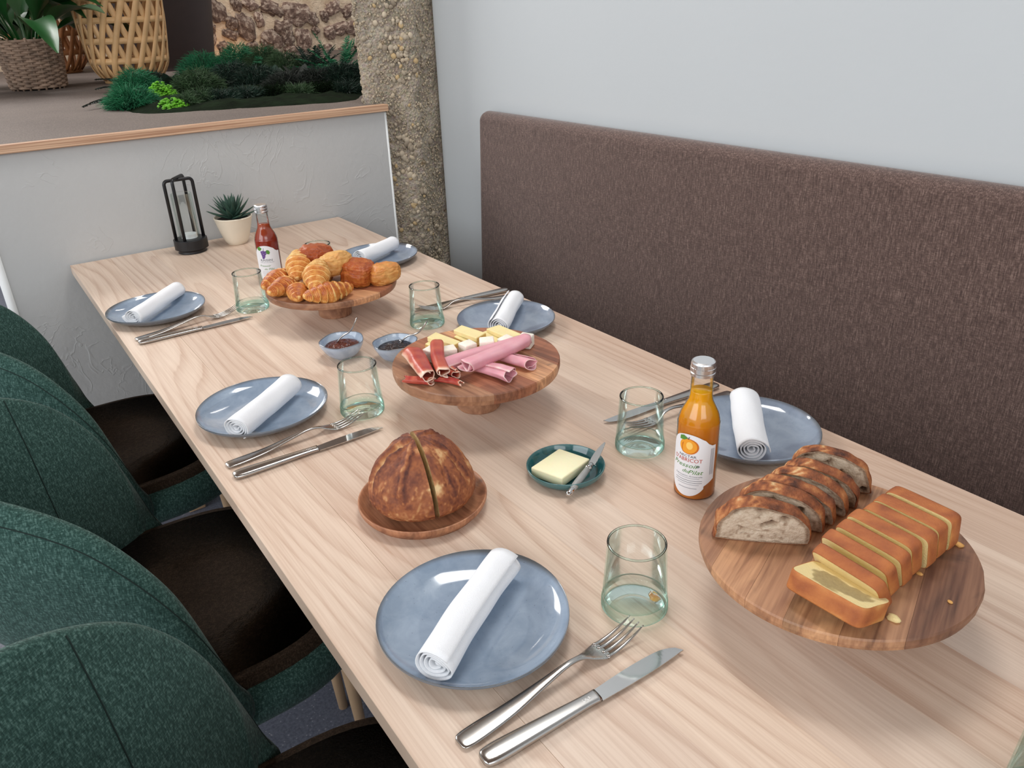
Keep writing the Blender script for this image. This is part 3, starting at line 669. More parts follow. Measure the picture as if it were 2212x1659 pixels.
def make_bottle(loc, facing, label, juice, kind):
    t = thing('juice_bottle', label, 'bottle', (loc[0], loc[1], TZ))
    prof = smoothprof([(.0225, .0), (.0262, .002), (.0272, .008), (.0273, .05), (.0273, .102), (.0266, .111), (.0240, .1205), (.0195, .130), (.0158, .138), (.0144, .147), (.0139, .162), (.0136, .176)], 5)
    V, Fs = lathe(prof, 56); obj('bottle_glass', V, Fs, 'bottle', t)
    lvl = .152 if kind == 'a' else .146
    pr = [(max(.0001, r - .0012), z + (.002 if i == 0 else 0)) for i, (r, z) in enumerate(prof) if z < lvl] ; pr = [(.0001, .002)] + pr + [(pr[-1][0], lvl), (.0001, lvl)]
    V, Fs = lathe(pr, 56); obj('juice', V, Fs, juice, t, fixn=True)
    cp = [(.0001, .1925), (.0130, .1925), (.0146, .1915), (.0152, .1895), (.0152, .1845), (.0158, .1840), (.0158, .1800), (.0150, .1795), (.0150, .1780), (.0158, .1772), (.0158, .1735), (.0142, .1732)]
    V, Fs = lathe(cp, 72, lambda a, i: .016 * (math.sin(36 * a) > 0) * (.28 < i < .45)); obj('cap', V, Fs, 'cap', t, smooth=False)
    R = .0275; a0 = facing
    # arched paper label: oval body with a lower strip running to the right
    pts_ = []
    for q in np.linspace(PI, 0.32 * PI, 22): pts_.append((-.002 + .0235 * math.cos(q), .070 + .029 * math.sin(q)))
    pts_ += [(.0150, .0915), (.0185, .0865), (.0225, .0835), (.0275, .0830), (.0275, .032)]
    for q in np.linspace(-.18 * PI, -PI, 20): pts_.append((-.002 + .0235 * math.cos(q) if q < -.25 * PI else .016, .042 + .035 * math.sin(q)))
    lb = flat_poly(pts_, R, a0, .0003, 'label', 'label', t)
    disc = lambda cx, cz, r, rz=None, n=18: [(cx + r * math.cos(2 * PI * k / n), cz + (rz or r) * math.sin(2 * PI * k / n)) for k in range(n)]
    if kind == 'a':
        flat_poly(disc(-.002, .0815, .0105, .0113, 26), R, a0, .0005, 'printed_fruit', 'ink_o2', lb)
        flat_poly(disc(-.0028, .0817, .0094, .0103, 26), R, a0, .0007, 'printed_fruit', 'ink_o', lb)
        flat_poly(disc(-.0012, .0830, .0035, .0055), R, a0, .0009, 'printed_highlight', 'ink_y', lb)
        flat_poly([(-.0098, .078), (-.0088, .073), (-.006, .0708), (-.0085, .074), (-.009, .080), (-.0075, .087), (-.0095, .084)], R, a0, .0009, 'printed_crease', 'ink_o2', lb)
        flat_poly([(-.0125, .0890), (-.0122, .0945), (-.0080, .0965), (-.0030, .0935), (-.0070, .0900)], R, a0, .0010, 'printed_leaf', 'ink_g', lb)
        flat_poly([(-.0032, .0920), (-.0022, .0955), (-.0014, .0955), (-.0024, .0918)], R, a0, .0010, 'printed_stalk', 'ink_k', lb)
        text('NECTAR', .0050, -.003, .0655, R, a0, 'ink_k', lb)
        text('D\'ABRICOT', .0078, -.003, .0590, R, a0, 'ink_r', lb, sx=.80)
        text('Pressoir', .0090, -.0060, .0505, R, a0, 'ink_g', lb, .35)
        text('du', .0072, -.0045, .0425, R, a0, 'ink_g', lb, .35); text('Pilat', .0088, .0060, .0415, R, a0, 'ink_g', lb, .35)
        a = np.linspace(0, 2 * PI, 17); ring = np.stack([.0085 + .0020 * np.cos(a), .0535 + .0020 * np.sin(a)], 1)
        flat_poly([tuple(p) for p in ring[:-1]], R, a0, .0004, 'printed_emblem', 'ink_l', lb)
        text('Fabrication Artisanale', .0034, -.001, .0368, R, a0, 'ink_l', lb, .15)
        for k, (wd, zz) in enumerate([(.024, .0345), (.030, .0310), (.030, .0280), (.024, .0250), (.020, .0195)]):
            flat_poly([(-.001 - wd / 2, zz), (-.001 + wd / 2, zz), (-.001 + wd / 2, zz + .0005), (-.001 - wd / 2, zz + .0005)], R, a0, .0005, 'printed_line', 'ink_l' if k in (0, 3) else 'ink_k', lb)
        for k in range(3): flat_poly([(.0215 + k * .0017, .040), (.0221 + k * .0017, .040), (.0221 + k * .0017, .079), (.0215 + k * .0017, .079)], R, a0, .0005, 'printed_line', 'ink_l', lb)
    else:
        for (gx, gz) in [(-.008, .084), (-.0045, .085), (-.001, .084), (-.0075, .080), (-.004, .081), (-.001, .0795), (-.0065, .0765), (-.003, .0765), (-.006, .0725), (-.0035, .0725), (-.0055, .069)]:
            flat_poly(disc(gx, gz, .0023, None, 10), R, a0, .0006, 'printed_grape', 'ink_p', lb); flat_poly(disc(gx - .0004, gz + .0006, .0007, None, 6), R, a0, .0008, 'printed_highlight', 'ink_p2', lb)
        flat_poly([(-.0165, .090), (-.0155, .0955), (-.0105, .0965), (-.0065, .093), (-.0085, .088), (-.0125, .0865)], R, a0, .0005, 'printed_leaf', 'ink_g', lb)
        flat_poly([(.0005, .086), (.003, .089), (.0065, .087), (.0080, .082), (.006, .0775), (.002, .0790), (.0005, .082)], R, a0, .0005, 'printed_leaf', 'ink_g', lb)
        flat_poly([(-.004, .087), (-.0035, .0935), (-.0028, .0935), (-.003, .087)], R, a0, .0005, 'printed_stalk', 'ink_k', lb)
        text('RAISIN', .0078, -.001, .0610, R, a0, 'ink_k', lb)
        text('PUR JUS DE FRUITS', .0032, 0, .0570, R, a0, 'ink_l', lb)
        text('Pressoir', .0066, -.0060, .0475, R, a0, 'ink_g', lb, .35); text('du Pilat', .0064, .0015, .0395, R, a0, 'ink_g', lb, .35)
        for k, zz in enumerate([.034, .030, .026]): flat_poly([(-.012, zz), (.012, zz), (.012, zz + .0005), (-.012, zz + .0005)], R, a0, .0005, 'printed_line', 'ink_l', lb)
    return t
make_bottle((.6996, .6038), rd(204), 'glass bottle of orange apricot nectar with silver cap and white label', 'apricot', 'a')
make_bottle((.574, 1.881), rd(240), 'glass bottle of red grape juice with silver cap behind the croissants', 'grape', 'g')

# ------------------------------------------------------------------ wooden cake stands
def stand(cx, cy, zt, R, ang, cuts, cols, label, th=.0155):
    t = thing('cake_stand', label, 'stand', (cx, cy, TZ), ang, 'round wooden cake stands')
    h = zt - TZ
    for i in range(len(cuts) - 1):
        u0, u1 = cuts[i] * R, cuts[i + 1] * R
        us = np.linspace(u0 + .0001, u1 - .0001, 14); rows = []
        for (k, z) in [(1.0, h - th + .003), (1.0, h - .0022), (.993, h - .0006), (.984, h)]:
            pass
        lay = [(.955, h - th), (.985, h - th + .002), (1.0, h - th * .5), (.998, h - .002), (.990, h)]
        V = []; 
        for kk, z in lay:
            rr = R * kk; cu = np.clip(us, -rr + 1e-5, rr - 1e-5); hv = np.sqrt(np.maximum(rr * rr - cu * cu, 1e-8))
            loop = [(a, b) for a, b in zip(cu, -hv)] + [(a, b) for a, b in zip(cu[::-1], hv[::-1])]
            V += [(a, b, z) for a, b in loop]
        m = 28; Fs = gridfaces(len(lay), m, False, True) + [tuple(range(m))[::-1], tuple(range((len(lay) - 1) * m, len(lay) * m))]
        obj('board_strip', V, Fs, 'acacia', t, smooth=False, color=cols[i], fixn=True)
    p = [(.0001, 0), (.034, 0), (.0358, .002), (.0362, .01), (.036, h - th), (.0001, h - th)]
    V, Fs = lathe(p, 48); obj('pedestal', V, Fs, 'acacia', t, smooth=False, color=(.95, .9, .88), fixn=True)
    return t
DK, MD, LT, RD = (.62, .55, .53), (.92, .86, .82), (1.75, 1.7, 1.5), (.95, .68, .60)
stand(.602, 1.566, .8225, .1393, .5, [-1, -.55, -.12, .25, .62, .9, 1], [MD, LT, RD, MD, LT, DK], 'wooden cake stand piled with croissants and pastries')
stand(.609, .998, .835, .1357, .15, [-1, -.5, .02, .42, .52, 1], [MD, RD, LT, (1.6, 1.6, 1.5), RD], 'wooden cake stand holding cheese and rolled ham', .0195)
stand(.6465, .3635, .829, .1385, 1.95, [-1, -.62, -.25, .1, .38, .7, 1], [DK, (1.1, 1.08, 1.0), (1.35, 1.35, 1.2), (1.15, 1.1, 1.0), (1.4, 1.38, 1.25), MD], 'wooden cake stand carrying sliced brown bread and sliced cake')

# ------------------------------------------------------------------ pastries
def croissant(L, R, bend, seed, lobes=4, pale=0.0, shape=1.0):
    nl, ns = 110, 36; V = []; T = []
    for i in range(nl):
        t = -1 + 2 * i / (nl - 1)
        for j in range(ns):
            a = 2 * PI * j / ns
            tt = abs(t) + 0.06 * math.sin(a + (1 if t > 0 else -1)) + .03 * nz((t * 4, math.cos(a) * 2, math.sin(a) * 2), 1.5, seed + 3); q = min(max(tt, 0), 1) * lobes
            fr = q - math.floor(q); env = (1 - min(1, abs(t)) ** 2.1) ** .62 * (0.93 + .07 * math.cos(t * 5))
            r = R * (env * .93 + .05 * (abs(t) < .995)) * (1.04 - .20 * fr ** 1.5 * min(1, q)) * (1 + .05 * nz((t * 2, math.cos(a), math.sin(a)), 1.6, seed))
            x = t * L / 2; y = r * math.cos(a) + bend * (t * t - .35); z = r * math.sin(a) * .86
            V.append((x, y, z)); edge = math.exp(-((fr - .03) / .10) ** 2) + .7 * math.exp(-((fr - 1) / .12) ** 2)
            T.append(np.clip(.50 - .42 * edge + .25 * math.sin(a) * .6 + .16 * math.sin(fr * 30 + 2 * math.sin(a * 2)) + .06 - pale + .2 * nz((t * 3, a, 0), 2, seed), 0.02, 1))
    V = np.array(V); V[:, 2] = np.maximum(V[:, 2], -R * .66)
    return V, gridfaces(nl, ns, False, True) + [tuple(range(ns)), tuple(range((nl - 1) * ns, nl * ns))[::-1]], T
def bun(L, Wd, H, seed, ridge=True, pale=0.0):
    V, Fs = ico(5); V = V.copy(); T = []
    for i, p in enumerate(V):
        q = np.sign(p) * abs(p) ** .62; q = q / max(1e-6, np.linalg.norm(q)) * np.linalg.norm(np.sign(p) * abs(p) ** .8)
        f = 1 + .12 * nz(p, 1.7, seed) + .05 * nz(p, 5, seed) + .03 * nz(p, 13, seed) + .018 * math.sin(p[2] * 26 + 3 * nz(p, 2, seed)) * (abs(p[2]) < .6)
        x, y, z = q * f
        if ridge: 
            fl = .06 * math.sin(x * 13 + 1.5 * nz(p, 3, seed)) * max(0, y) ; z += fl; x *= 1 + .05 * math.sin(y * 4 + seed)
            z -= .22 * math.exp(-(x / .10) ** 2) * max(0, z) * (0.4 if seed % 2 else 1)
        V[i] = (x * L / 2, y * Wd / 2, max(z, -.75) * H / 2)
        T.append(np.clip(.38 + .36 * p[2] + .35 * nz(p, 2.4, seed + 4) + .25 * nz(p, 9, seed) - pale, .03, 1))
    return V, Fs, T
ZT = .8225
def food(kind, args, pos, rot, name, label, cat, mat, group, z0=0):
    args = (args[0] * 1.10, args[1] * 1.12) + ((args[2] * 1.12,) + args[3:] if kind == 'b' else args[2:])
    V, Fs, T = (croissant if kind == 'c' else bun)(*args)
    o = obj(name, V, Fs, mat, None, True, T, loc=pos, rot=rot); tag(o, label, cat, group); return o
gp = 'croissants and pastries on the wooden stand'
def rd(d): return math.radians(d)
food('c', (.098, .0230, .008, 1.0), (.5545, 1.462, ZT + .0158), (0, 0, rd(-4)), 'croissant', 'striped golden croissant lying at the front of the stand', 'croissant', 'crois', gp)
food('c', (.072, .0200, -.006, 2.0, 4), (.508, 1.508, ZT + .0145), (0, 0, rd(60)), 'croissant', 'small croissant at the front left, tucked under the pale one', 'croissant', 'crois', gp)
food('c', (.085, .0215, .006, 3.0), (.497, 1.562, ZT + .0155), (0, 0, rd(30)), 'croissant', 'croissant at the lower left of the pile on the stand', 'croissant', 'crois', gp)
food('c', (.090, .0220, -.006, 4.0), (.505, 1.612, ZT + .0170), (0, rd(-5), rd(20)), 'croissant', 'leftmost croissant of the pile, beside the grape juice bottle', 'croissant', 'crois', gp)
food('c', (.090, .0240, .004, 5.0, 4, .24), (.546, 1.600, ZT + .0420), (rd(10), rd(-22), rd(62)), 'croissant', 'pale croissant on top at the upper left of the pile', 'croissant', 'crois', gp)
food('c', (.092, .0255, -.004, 6.0, 4, .24), (.552, 1.510, ZT + .0400), (rd(-5), rd(-20), rd(58)), 'croissant', 'pale croissant on top in the middle, its tip pointing at the camera', 'croissant', 'crois', gp)
food('b', (.074, .060, .048, 1.0), (.598, 1.622, ZT + .0460), (rd(5), rd(8), rd(25)), 'chocolate_pastry', 'dark glazed chocolate pastry at the top back of the pile', 'pastry', 'choc', gp)
food('b', (.080, .058, .050, 2.0, True, .26), (.612, 1.556, ZT + .0400), (rd(-12), rd(5), rd(35)), 'chocolate_pastry', 'golden yellow chocolate pastry in the middle of the pile', 'pastry', 'choc', gp)
food('b', (.080, .064, .052, 3.0, True, -.05), (.647, 1.520, ZT + .0220), (rd(8), rd(0), rd(48)), 'chocolate_pastry', 'reddish brown glazed pastry right of the golden one', 'pastry', 'choc', gp)
food('b', (.070, .056, .042, 4.0, True, .10), (.692, 1.497, ZT + .0175), (0, 0, rd(15)), 'pastry_roll', 'rightmost golden pastry roll on the stand', 'pastry', 'choc', gp)
food('c', (.085, .0220, .006, 7.0), (.585, 1.580, ZT + .0155), (0, 0, rd(80)), 'croissant', 'croissant at the bottom of the pile, mostly hidden by pale ones', 'croissant', 'crois', gp)

# ------------------------------------------------------------------ round loaf in wooden dish
def lathe_thing(name, prof, mat, loc, label, cat, group=None, n=64, tone=None, wob=None, parent=None, color=None):
    p = smoothprof(prof, 4); p[:, 0] = p[:, 0].clip(.0001); V, Fs = lathe(p, n, wob); T = None
    if tone: T = tone(V, np.arange(len(p)).repeat(n) / len(p))
    o = obj(name, V, Fs, mat, parent, True, T, loc=loc, color=color)
    if label: tag(o, label, cat, group)
    return o
BR = .0855
lathe_thing('wooden_dish', [(.0001, .006), (BR * .6, .006), (BR * .85, .0085), (BR * .96, .0165), (BR * .985, .0178), (BR, .0168), (BR * .985, .010), (BR * .90, .002), (BR * .8, 0), (.0001, .0005)], 'acacia', (.3922, .7995, TZ), 'shallow round wooden dish under the cut loaf', 'dish', color=(1.25, 1.08, .98))
LC = np.array([.3935, .8010, TZ + .006])
V, Fs = ico(6); V = V.copy(); T = np.zeros(len(V)); vd = math.atan2(-LC[1], -LC[0])
for i, p in enumerate(V):
    a = math.atan2(p[1], p[0]) - vd; z = p[2]
    base = np.array([p[0] * .0690, p[1] * .0690, z * (.074 if z > 0 else .022)])
    f = 1 + .05 * nz(p, 1.6, 2) + .022 * nz(p, 5, 1) + .010 * nz(p, 14, 4)
    if z > 0: base[:2] *= 1 - .13 * z * z; base[2] *= 1.06
    ridge = 0; tn = .58 + .22 * nz(p, 2.5, 7) + .10 * nz(p, 7, 9)
    if z > 0.02:
        # scored lobes lifting to a peak: (direction, depth, width, pale crumb)
        for a0, dp, w0, pale in ((-1.35, .13, .10, .95), (-.42, -.07, .055, .30), (1.05, .06, .05, .35), (.55, .03, .04, .2), (2.3, .10, .08, .6), (-2.5, .06, .07, .4)):
            d = math.atan2(math.sin(a - a0), math.cos(a - a0)) * max(.10, math.sqrt(max(0, 1 - z * z)))
            wig = d + .06 * nz(p, 5, a0) + .025 * nz(p, 16, a0); wd = w0 * (1.25 - z * .5); env = min(1, max(0, 2.2 * (z - .12))) * min(1, max(0, (1.02 - z) * 9))
            gk = math.exp(-(wig / wd) ** 2) * env; e1 = math.exp(-((wig - wd * 1.5) / (wd * .5)) ** 2) * env; e2 = math.exp(-((wig + wd * 1.5) / (wd * .6)) ** 2) * env
            ridge += -dp * gk + abs(dp) * .45 * e1 + abs(dp) * .2 * e2; tn += -pale * .75 * gk + .42 * e1 + .18 * e2
        tn += .10 * z
        # fine cracks and flour dust
        tn -= .45 * max(0, nz(p, 3.1, 21) - .22) * 3 * (z > .3)
    cr_ = 1 - abs(nz(p, 3.4, 12)) * 14
    if cr_ > 0 and -.4 < z < .5: tn -= .35 * cr_; ridge += .008 * cr_
    fl = nz(p, 22, 3)
    V[i] = base * (f + ridge) + np.array([0, 0, .020]); T[i] = np.clip(tn + .22 * fl, .02, 1)
V[:, 2] = np.maximum(V[:, 2], .0005)
me = bpy.data.meshes.new('loaf'); me.from_pydata(V.tolist(), [], Fs); at_ = me.attributes.new('tone', 'FLOAT', 'POINT'); at_.data.foreach_set('value', T)
ca = vd + .23; nrm = Vector((-math.sin(ca), math.cos(ca), 0.03))
for sgn, lab in ((1, 'right part of the round crusty loaf in the wooden dish'), (-1, 'left part of the round crusty loaf, cut away by a knife gap')):
    b = bmesh.new(); b.from_mesh(me); lay = b.verts.layers.float['tone']
    pc = Vector((0, 0, 0)) + nrm * (.0016 * sgn)
    bmesh.ops.bisect_plane(b, geom=b.verts[:] + b.edges[:] + b.faces[:], plane_co=pc, plane_no=nrm, clear_outer=(sgn < 0), clear_inner=(sgn > 0))
    m2 = bpy.data.meshes.new('bread_half'); b.to_mesh(m2)
    o = bpy.data.objects.new('bread_half', m2); COL.objects.link(o); m2.materials.append(M['loaf']); m2.polygons.foreach_set('use_smooth', [True] * len(m2.polygons))
    loop = sorted([v.co.copy() for v in b.verts if abs((v.co - pc).dot(nrm)) < 1e-6], key=lambda c: math.atan2(c.z - .03, c.dot(Vector((math.cos(ca), math.sin(ca), 0)))))
    b.free()
    cen = Vector((0, 0, 0.03)) + nrm * (.0016 * sgn - 0); g = G(); vv = []; K = 10; L = len(loop)
    for r in range(K + 1):
        for c in loop:
            q = cen + (c - cen) * (1 - r / K * .999); vv.append(q + nrm * sgn * .0012 * nz(q, 160, 1) * (r > 0))
    tt = [0.0 if r == 0 else .7 + .3 * random.random() for r in range(K + 1) for _ in loop]
    obj('crumb', vv, gridfaces(K + 1, L, False, True), 'crumb', o, tone=tt)
    o.location = LC + np.array(nrm) * (.0014 * sgn); o.rotation_euler = (0, 0, 0)
    tag(o, lab, 'bread')

# ------------------------------------------------------------------ butter dish
bc = (.5888, .7419)
lathe_thing('butter_dish', [(.0001, .004), (.036, .004), (.046, .006), (.0525, .0155), (.0540, .0175), (.0552, .0160), (.053, .009), (.044, .001), (.036, 0), (.0001, .0008)], 'teal', (bc[0], bc[1], TZ), 'small round teal dish holding the butter', 'dish',
            tone=lambda V, i: np.where((np.hypot(V[:, 0], V[:, 1]) > .0522), .55, 0.0))
V, Fs = box(-.0262, .0262, -.0325, .0325, 0, .0145, .0018, 2)
V[:, 0] += .002 * np.sin(V[:, 1] * 60)
c = at(1211, 1000, .7690)
o = obj('butter_block', V, Fs, 'butter', None, loc=(c[0], c[1], TZ + .0045), rot=(0, 0, rd(-72))); tag(o, 'rectangular slab of pale yellow butter on the teal dish', 'butter')
a, b_ = at(1226, 1068, .762), at(1300, 957, .788); L = .112
ang = math.atan2(b_[1] - a[1], b_[0] - a[0])
t = thing('butter_knife', 'small butter knife with grey horn handle resting on the teal dish', 'knife', (a[0], a[1], TZ + .0105), ang)
t.rotation_euler = (0, rd(-8), ang)
q = smoothprof([(0.000, .0026, .0026), (.004, .0045, .004), (.012, .0046, .0042), (.014, .0040, .0038)], 4)
V, Fs = sweep(np.stack([q[:, 0], 0 * q[:, 0], 0 * q[:, 0]], 1), q[:, 1], q[:, 2], 14); obj('end_cap', V, Fs, 'polish', t)
q = smoothprof([(.0135, .0042, .0040), (.03, .0052, .0046), (.06, .0044, .0042)], 5)
V, Fs = sweep(np.stack([q[:, 0], 0 * q[:, 0], 0 * q[:, 0]], 1), q[:, 1], q[:, 2], 14); obj('handle', V, Fs, 'horn', t)
q = smoothprof([(.0595, .0044, .0042), (.062, .0055, .0050), (.066, .0044, .004), (.072, .0034, .003)], 4)
V, Fs = sweep(np.stack([q[:, 0], 0 * q[:, 0], 0 * q[:, 0]], 1), q[:, 1], q[:, 2], 14); obj('bolster', V, Fs, 'polish', t)
V = []
for s in np.linspace(0, 1, 16):
    x = .071 + s * .052; lo_, hi = -.0052 + .004 * s + .0045 * s * s, .0045 + .0035 * math.sin(s * 2.6) - .001 * s
    hi = max(hi, lo_ + .0006)
    V += [(x, lo_, .0006), (x, lo_, -.0006), (x, hi, -.0006), (x, hi, .0006)]
V = np.array(V); obj('blade', V, gridfaces(16, 4, False, True) + [(0, 1, 2, 3), (63, 62, 61, 60)], 'steel', t, smooth=False, fixn=True)

# ------------------------------------------------------------------ jam bowls with spoons
def spoon(a, b_, label):
    a = np.array(a, float); b_ = np.array(b_, float); d = b_ - a
    t = thing('small_spoon', label, 'spoon', tuple(a))
    path = np.array([a * 0 + d * s + np.array([0, 0, .010 * math.sin(s * PI) * (-.6) + .004 * math.sin(s * PI * 2)]) for s in np.linspace(0, 1, 16)])
    w_ = np.interp(np.linspace(0, 1, 16), [0, .2, .55, .85, .95, 1], [.0026, .0024, .0030, .0056, .0058, .0030])
    V, Fs = sweep(path, w_, .0014, 10, 2.4); obj('handle', V, Fs, 'steel', t)
    dd = -d / np.linalg.norm(d); dd[2] *= .3; dd /= np.linalg.norm(dd); sd = np.cross(dd, (0, 0, 1)); sd /= np.linalg.norm(sd); V = []
    for r in np.linspace(.02, 1, 8):
        for k in range(24):
            q = 2 * PI * k / 24; V.append(dd * (.016 + .018 * r * math.cos(q)) + sd * (.011 * r * math.sin(q)) + np.array([0, 0, -.006 * (1 - r * r)]))
    obj('bowl', V, gridfaces(8, 24, False, True), 'steel', t, solid=.0009)
    return t
for i, (c, R, jm, lab, jl) in enumerate([((.5181, 1.3368), .0425, 'jam_red', 'speckled blue bowl with brown red jam, left of the two', 'brown red jam in the left speckled bowl'),
                                    ((.5935, 1.2625), .0415, 'jam_dark', 'speckled blue bowl with dark berry jam, right of the two', 'dark berry jam in the right speckled bowl')]):
    lathe_thing('jam_bowl', [(.0001, .004), (.014, .0045), (.028, .012), (R - .004, .026), (R - .0008, .0335), (R, .034), (R + .0006, .0325), (R - .002, .024), (.030, .008), (.019, .001), (.017, 0), (.0001, .0006)], 'bowl', (c[0], c[1], TZ), lab, 'bowl', 'speckled jam bowls',
                tone=lambda V, i: np.where(V[:, 2] > .0326, .8, 0.0), wob=lambda a, k, s=i: .05 * math.sin(2 * a + s) * .7 + .03 * math.sin(5 * a + s * 2))
    V = []; nr = 12; g = []
    for r in range(nr):
        for k in range(40):
            rr = .0325 * r / (nr - 1) + .0001; q = 2 * PI * k / 40
            V.append((rr * math.cos(q), rr * math.sin(q),   .0230 + .0040 * (1 - (r / (nr - 1)) ** 2) + (.0022 * nz((rr * math.cos(q), rr * math.sin(q), 0), 120, i) if 0 < r < nr - 1 else 0)))
    V += [(0.022 * math.cos(2 * PI * k / 40), 0.022 * math.sin(2 * PI * k / 40), .0105) for k in range(40)]
    o = obj('jam', V, gridfaces(nr + 1, 40, False, True) + [tuple(range(nr * 40, nr * 40 + 40))], jm, None, loc=(c[0], c[1], TZ)); tag(o, jl, 'jam')
s0 = at(728, 740, .776); s1 = at(771, 686, .826); spoon(s0, s1, 'small steel spoon standing in the brown red jam')
s0 = at(868, 736, .776); s1 = at(922, 694, .818); spoon(s0, s1, 'small steel spoon resting in the dark berry jam')

# ------------------------------------------------------------------ cheese and ham
ZB = .835
def slab(poly, z0, z1, mat, label, tilt=(0, 0), rind=None, group='pale yellow cheese slices', name='cheese_slice'):
    P = np.array(poly, float); c = P.mean(0); b = bmesh.new()
    vs = [b.verts.new((x - c[0], y - c[1], 0)) for x, y in P]; f = b.faces.new(vs)
    r = bmesh.ops.extrude_face_region(b, geom=[f]); 
    for v in [e for e in r['geom'] if isinstance(e, bmesh.types.BMVert)]: v.co.z += z1 - z0
    bmesh.ops.recalc_face_normals(b, faces=b.faces); bmesh.ops.bevel(b, geom=b.edges[:], offset=.0011, segments=2, profile=.5, affect='EDGES')
    me = bpy.data.meshes.new(name); b.to_mesh(me); b.free()
    o = bpy.data.objects.new(name, me); COL.objects.link(o); me.materials.append(M[mat]); o.location = (c[0], c[1], z0); o.rotation_euler = (tilt[0], tilt[1], 0)
    tag(o, label, 'cheese', group)
    if rind:
        A, B = (np.array(P[rind[0]]) - c), (np.array(P[rind[1]]) - c); d = (B - A); nn = np.array([d[1], -d[0]]); nn /= np.linalg.norm(nn)
        if nn @ (A + B) < 0: nn = -nn
        q = [A + nn * .0002 + d * .03, B + nn * .0002 - d * .03, B + nn * .0014 - d * .03, A + nn * .0014 + d * .03]
        V, Fs = prism([tuple(k) for k in q], .0008, z1 - z0 - .0008); obj('rind', V, Fs, 'rind', o, smooth=False)
    return o
slab([(.568, 1.092), (.604, 1.108), (.596, 1.052), (.574, 1.040)], ZB, ZB + .007, 'cheese', 'lower cheese slice at the left, under the leftmost top slice', rind=(0, 3))
slab([(.576, 1.098), (.602, 1.114), (.607, 1.040), (.588, 1.032)], ZB + .0075, ZB + .0155, 'cheese', 'leftmost pale cheese slice on top, above the white cubes', (rd(-4), rd(3)), rind=(2, 3))
slab([(.622, 1.088), (.650, 1.098), (.652, 1.045), (.626, 1.036)], ZB, ZB + .007, 'cheese', 'lower cheese slice under the middle one', rind=(0, 3))
slab([(.628, 1.098), (.652, 1.110), (.660, 1.046), (.634, 1.034)], ZB + .0075, ZB + .0155, 'cheese', 'middle pale cheese slice lying on another slice', (rd(-3), 0), rind=(2, 3))
slab([(.662, 1.072), (.690, 1.076), (.686, 1.020), (.663, 1.018)], ZB, ZB + .007, 'cheese', 'lower cheese slice under the rightmost one', rind=(0, 3))
slab([(.676, 1.068), (.704, 1.070), (.702, .998), (.676, 1.000)], ZB + .0075, ZB + .0155, 'cheese', 'rightmost pale cheese slice on top, nearest the bench', (rd(-4), 0), rind=(2, 3))
CS = 1.28
cubes = [(.552, 1.040, 'white cheese cube at the left, behind the cured ham'), (.574, 1.024, 'white cheese cube half hidden behind the upright cured ham roll'), (.609, 1.022, 'white cheese cube behind the left end of the pink ham'),
         (.641, 1.014, 'white cheese cube in the middle, behind the pink ham'), (.670, .999, 'white cheese cube tucked under the right end of the pink ham'), (.701, .986, 'rightmost white cheese cube on the stand')]
for i, (x, y, lab) in enumerate(cubes):
    V, Fs = box(-.0095 * CS, .0095 * CS, -.0085 * CS, .0085 * CS, 0, .0185 * 1.1, .0022, 3); V = np.array([p * (1 + .07 * nz(p, 90, i * 3.1)) for p in V])
    o = obj('cheese_cube', V, Fs, 'feta', None, loc=(x, y, ZB), rot=(0, 0, rd([20, -15, 5, -30, 10, 35][i]))); tag(o, lab, 'cheese', 'white cheese cubes')
def roll(a, b_, r0, r1, mat, name, label, group, seed, turns=1.35, z=0, flare=0.0, fat=False, sq=.72):
    a = np.array(a, float); b_ = np.array(b_, float); L = np.linalg.norm(b_ - a); ang = math.atan2(b_[1] - a[1], b_[0] - a[0])
    nl, ns = 30, 64; V = []; T = []
    for j in range(nl):
        y = j / (nl - 1); r = r0 + (r1 - r0) * y
        for i in range(ns):
            s = i / (ns - 1); th = s * turns * 2 * PI + seed
            rr = r * (.62 + .38 * s) * (1 + .10 * nz((y * 2.2, math.cos(th), math.sin(th)), 1.5, seed))
            x = y * L + .004 * math.sin(th * 1.5 + seed) * (1 if y > .5 else -1) * (abs(y - .5) * 2) ** 3 + flare * s * (y > .9)
            V.append((x, rr * math.cos(th) + .002 * math.sin(y * 4 + seed), rr * math.sin(th) * sq + .0008 * math.sin(s * 30)))
            e = min(y, 1 - y, (1 - s) * .5)
            if fat: tn = .75 + .45 * nz((y * 5, s * 3, 0), 1.2, seed); tn *= min(1, (1 - y) * 7 + .03) * min(1, (1 - s) * 9 + .1) ; 
            else: tn = .6 + .3 * nz((y * 4, s * 6, 0), 1.5, seed) - .5 * (min(y, 1 - y) < .02) - .4 * (s > .97)
            T.append(np.clip(tn, .02, 1))
    V = np.array(V); V[:, 2] -= V[:, 2].min() - .0006
    o = obj(name, V, gridfaces(nl, ns), mat, None, True, T, loc=(a[0], a[1], ZB + z), rot=(0, 0, ang), solid=.0011); return tag(o, label, name.split('_')[-1] if False else 'ham', group)
gh = 'rolls of pink cooked ham'; gc = 'rolls of red cured ham'
roll((.538, .984), (.696, .992), .0175, .0140, 'ham', 'ham_roll', 'upper back roll of pink ham lying in front of the cheese cubes', gh, .6)
roll((.555, .940), (.686, .966), .0150, .0150, 'ham', 'ham_roll', 'long pink ham roll lying on top, across the middle', gh, 2.2, z=.0120, turns=1.6)
roll((.635, .968), (.650, .904), .0120, .0138, 'ham', 'ham_roll', 'rightmost pink ham roll, its open end facing the camera', gh, 3.9, turns=1.5)
roll((.585, .955), (.603, .893), .0135, .0180, 'ham', 'ham_roll', 'flattened pink ham roll in the middle, open end towards the camera', gh, 5.1, turns=1.5, sq=.55)
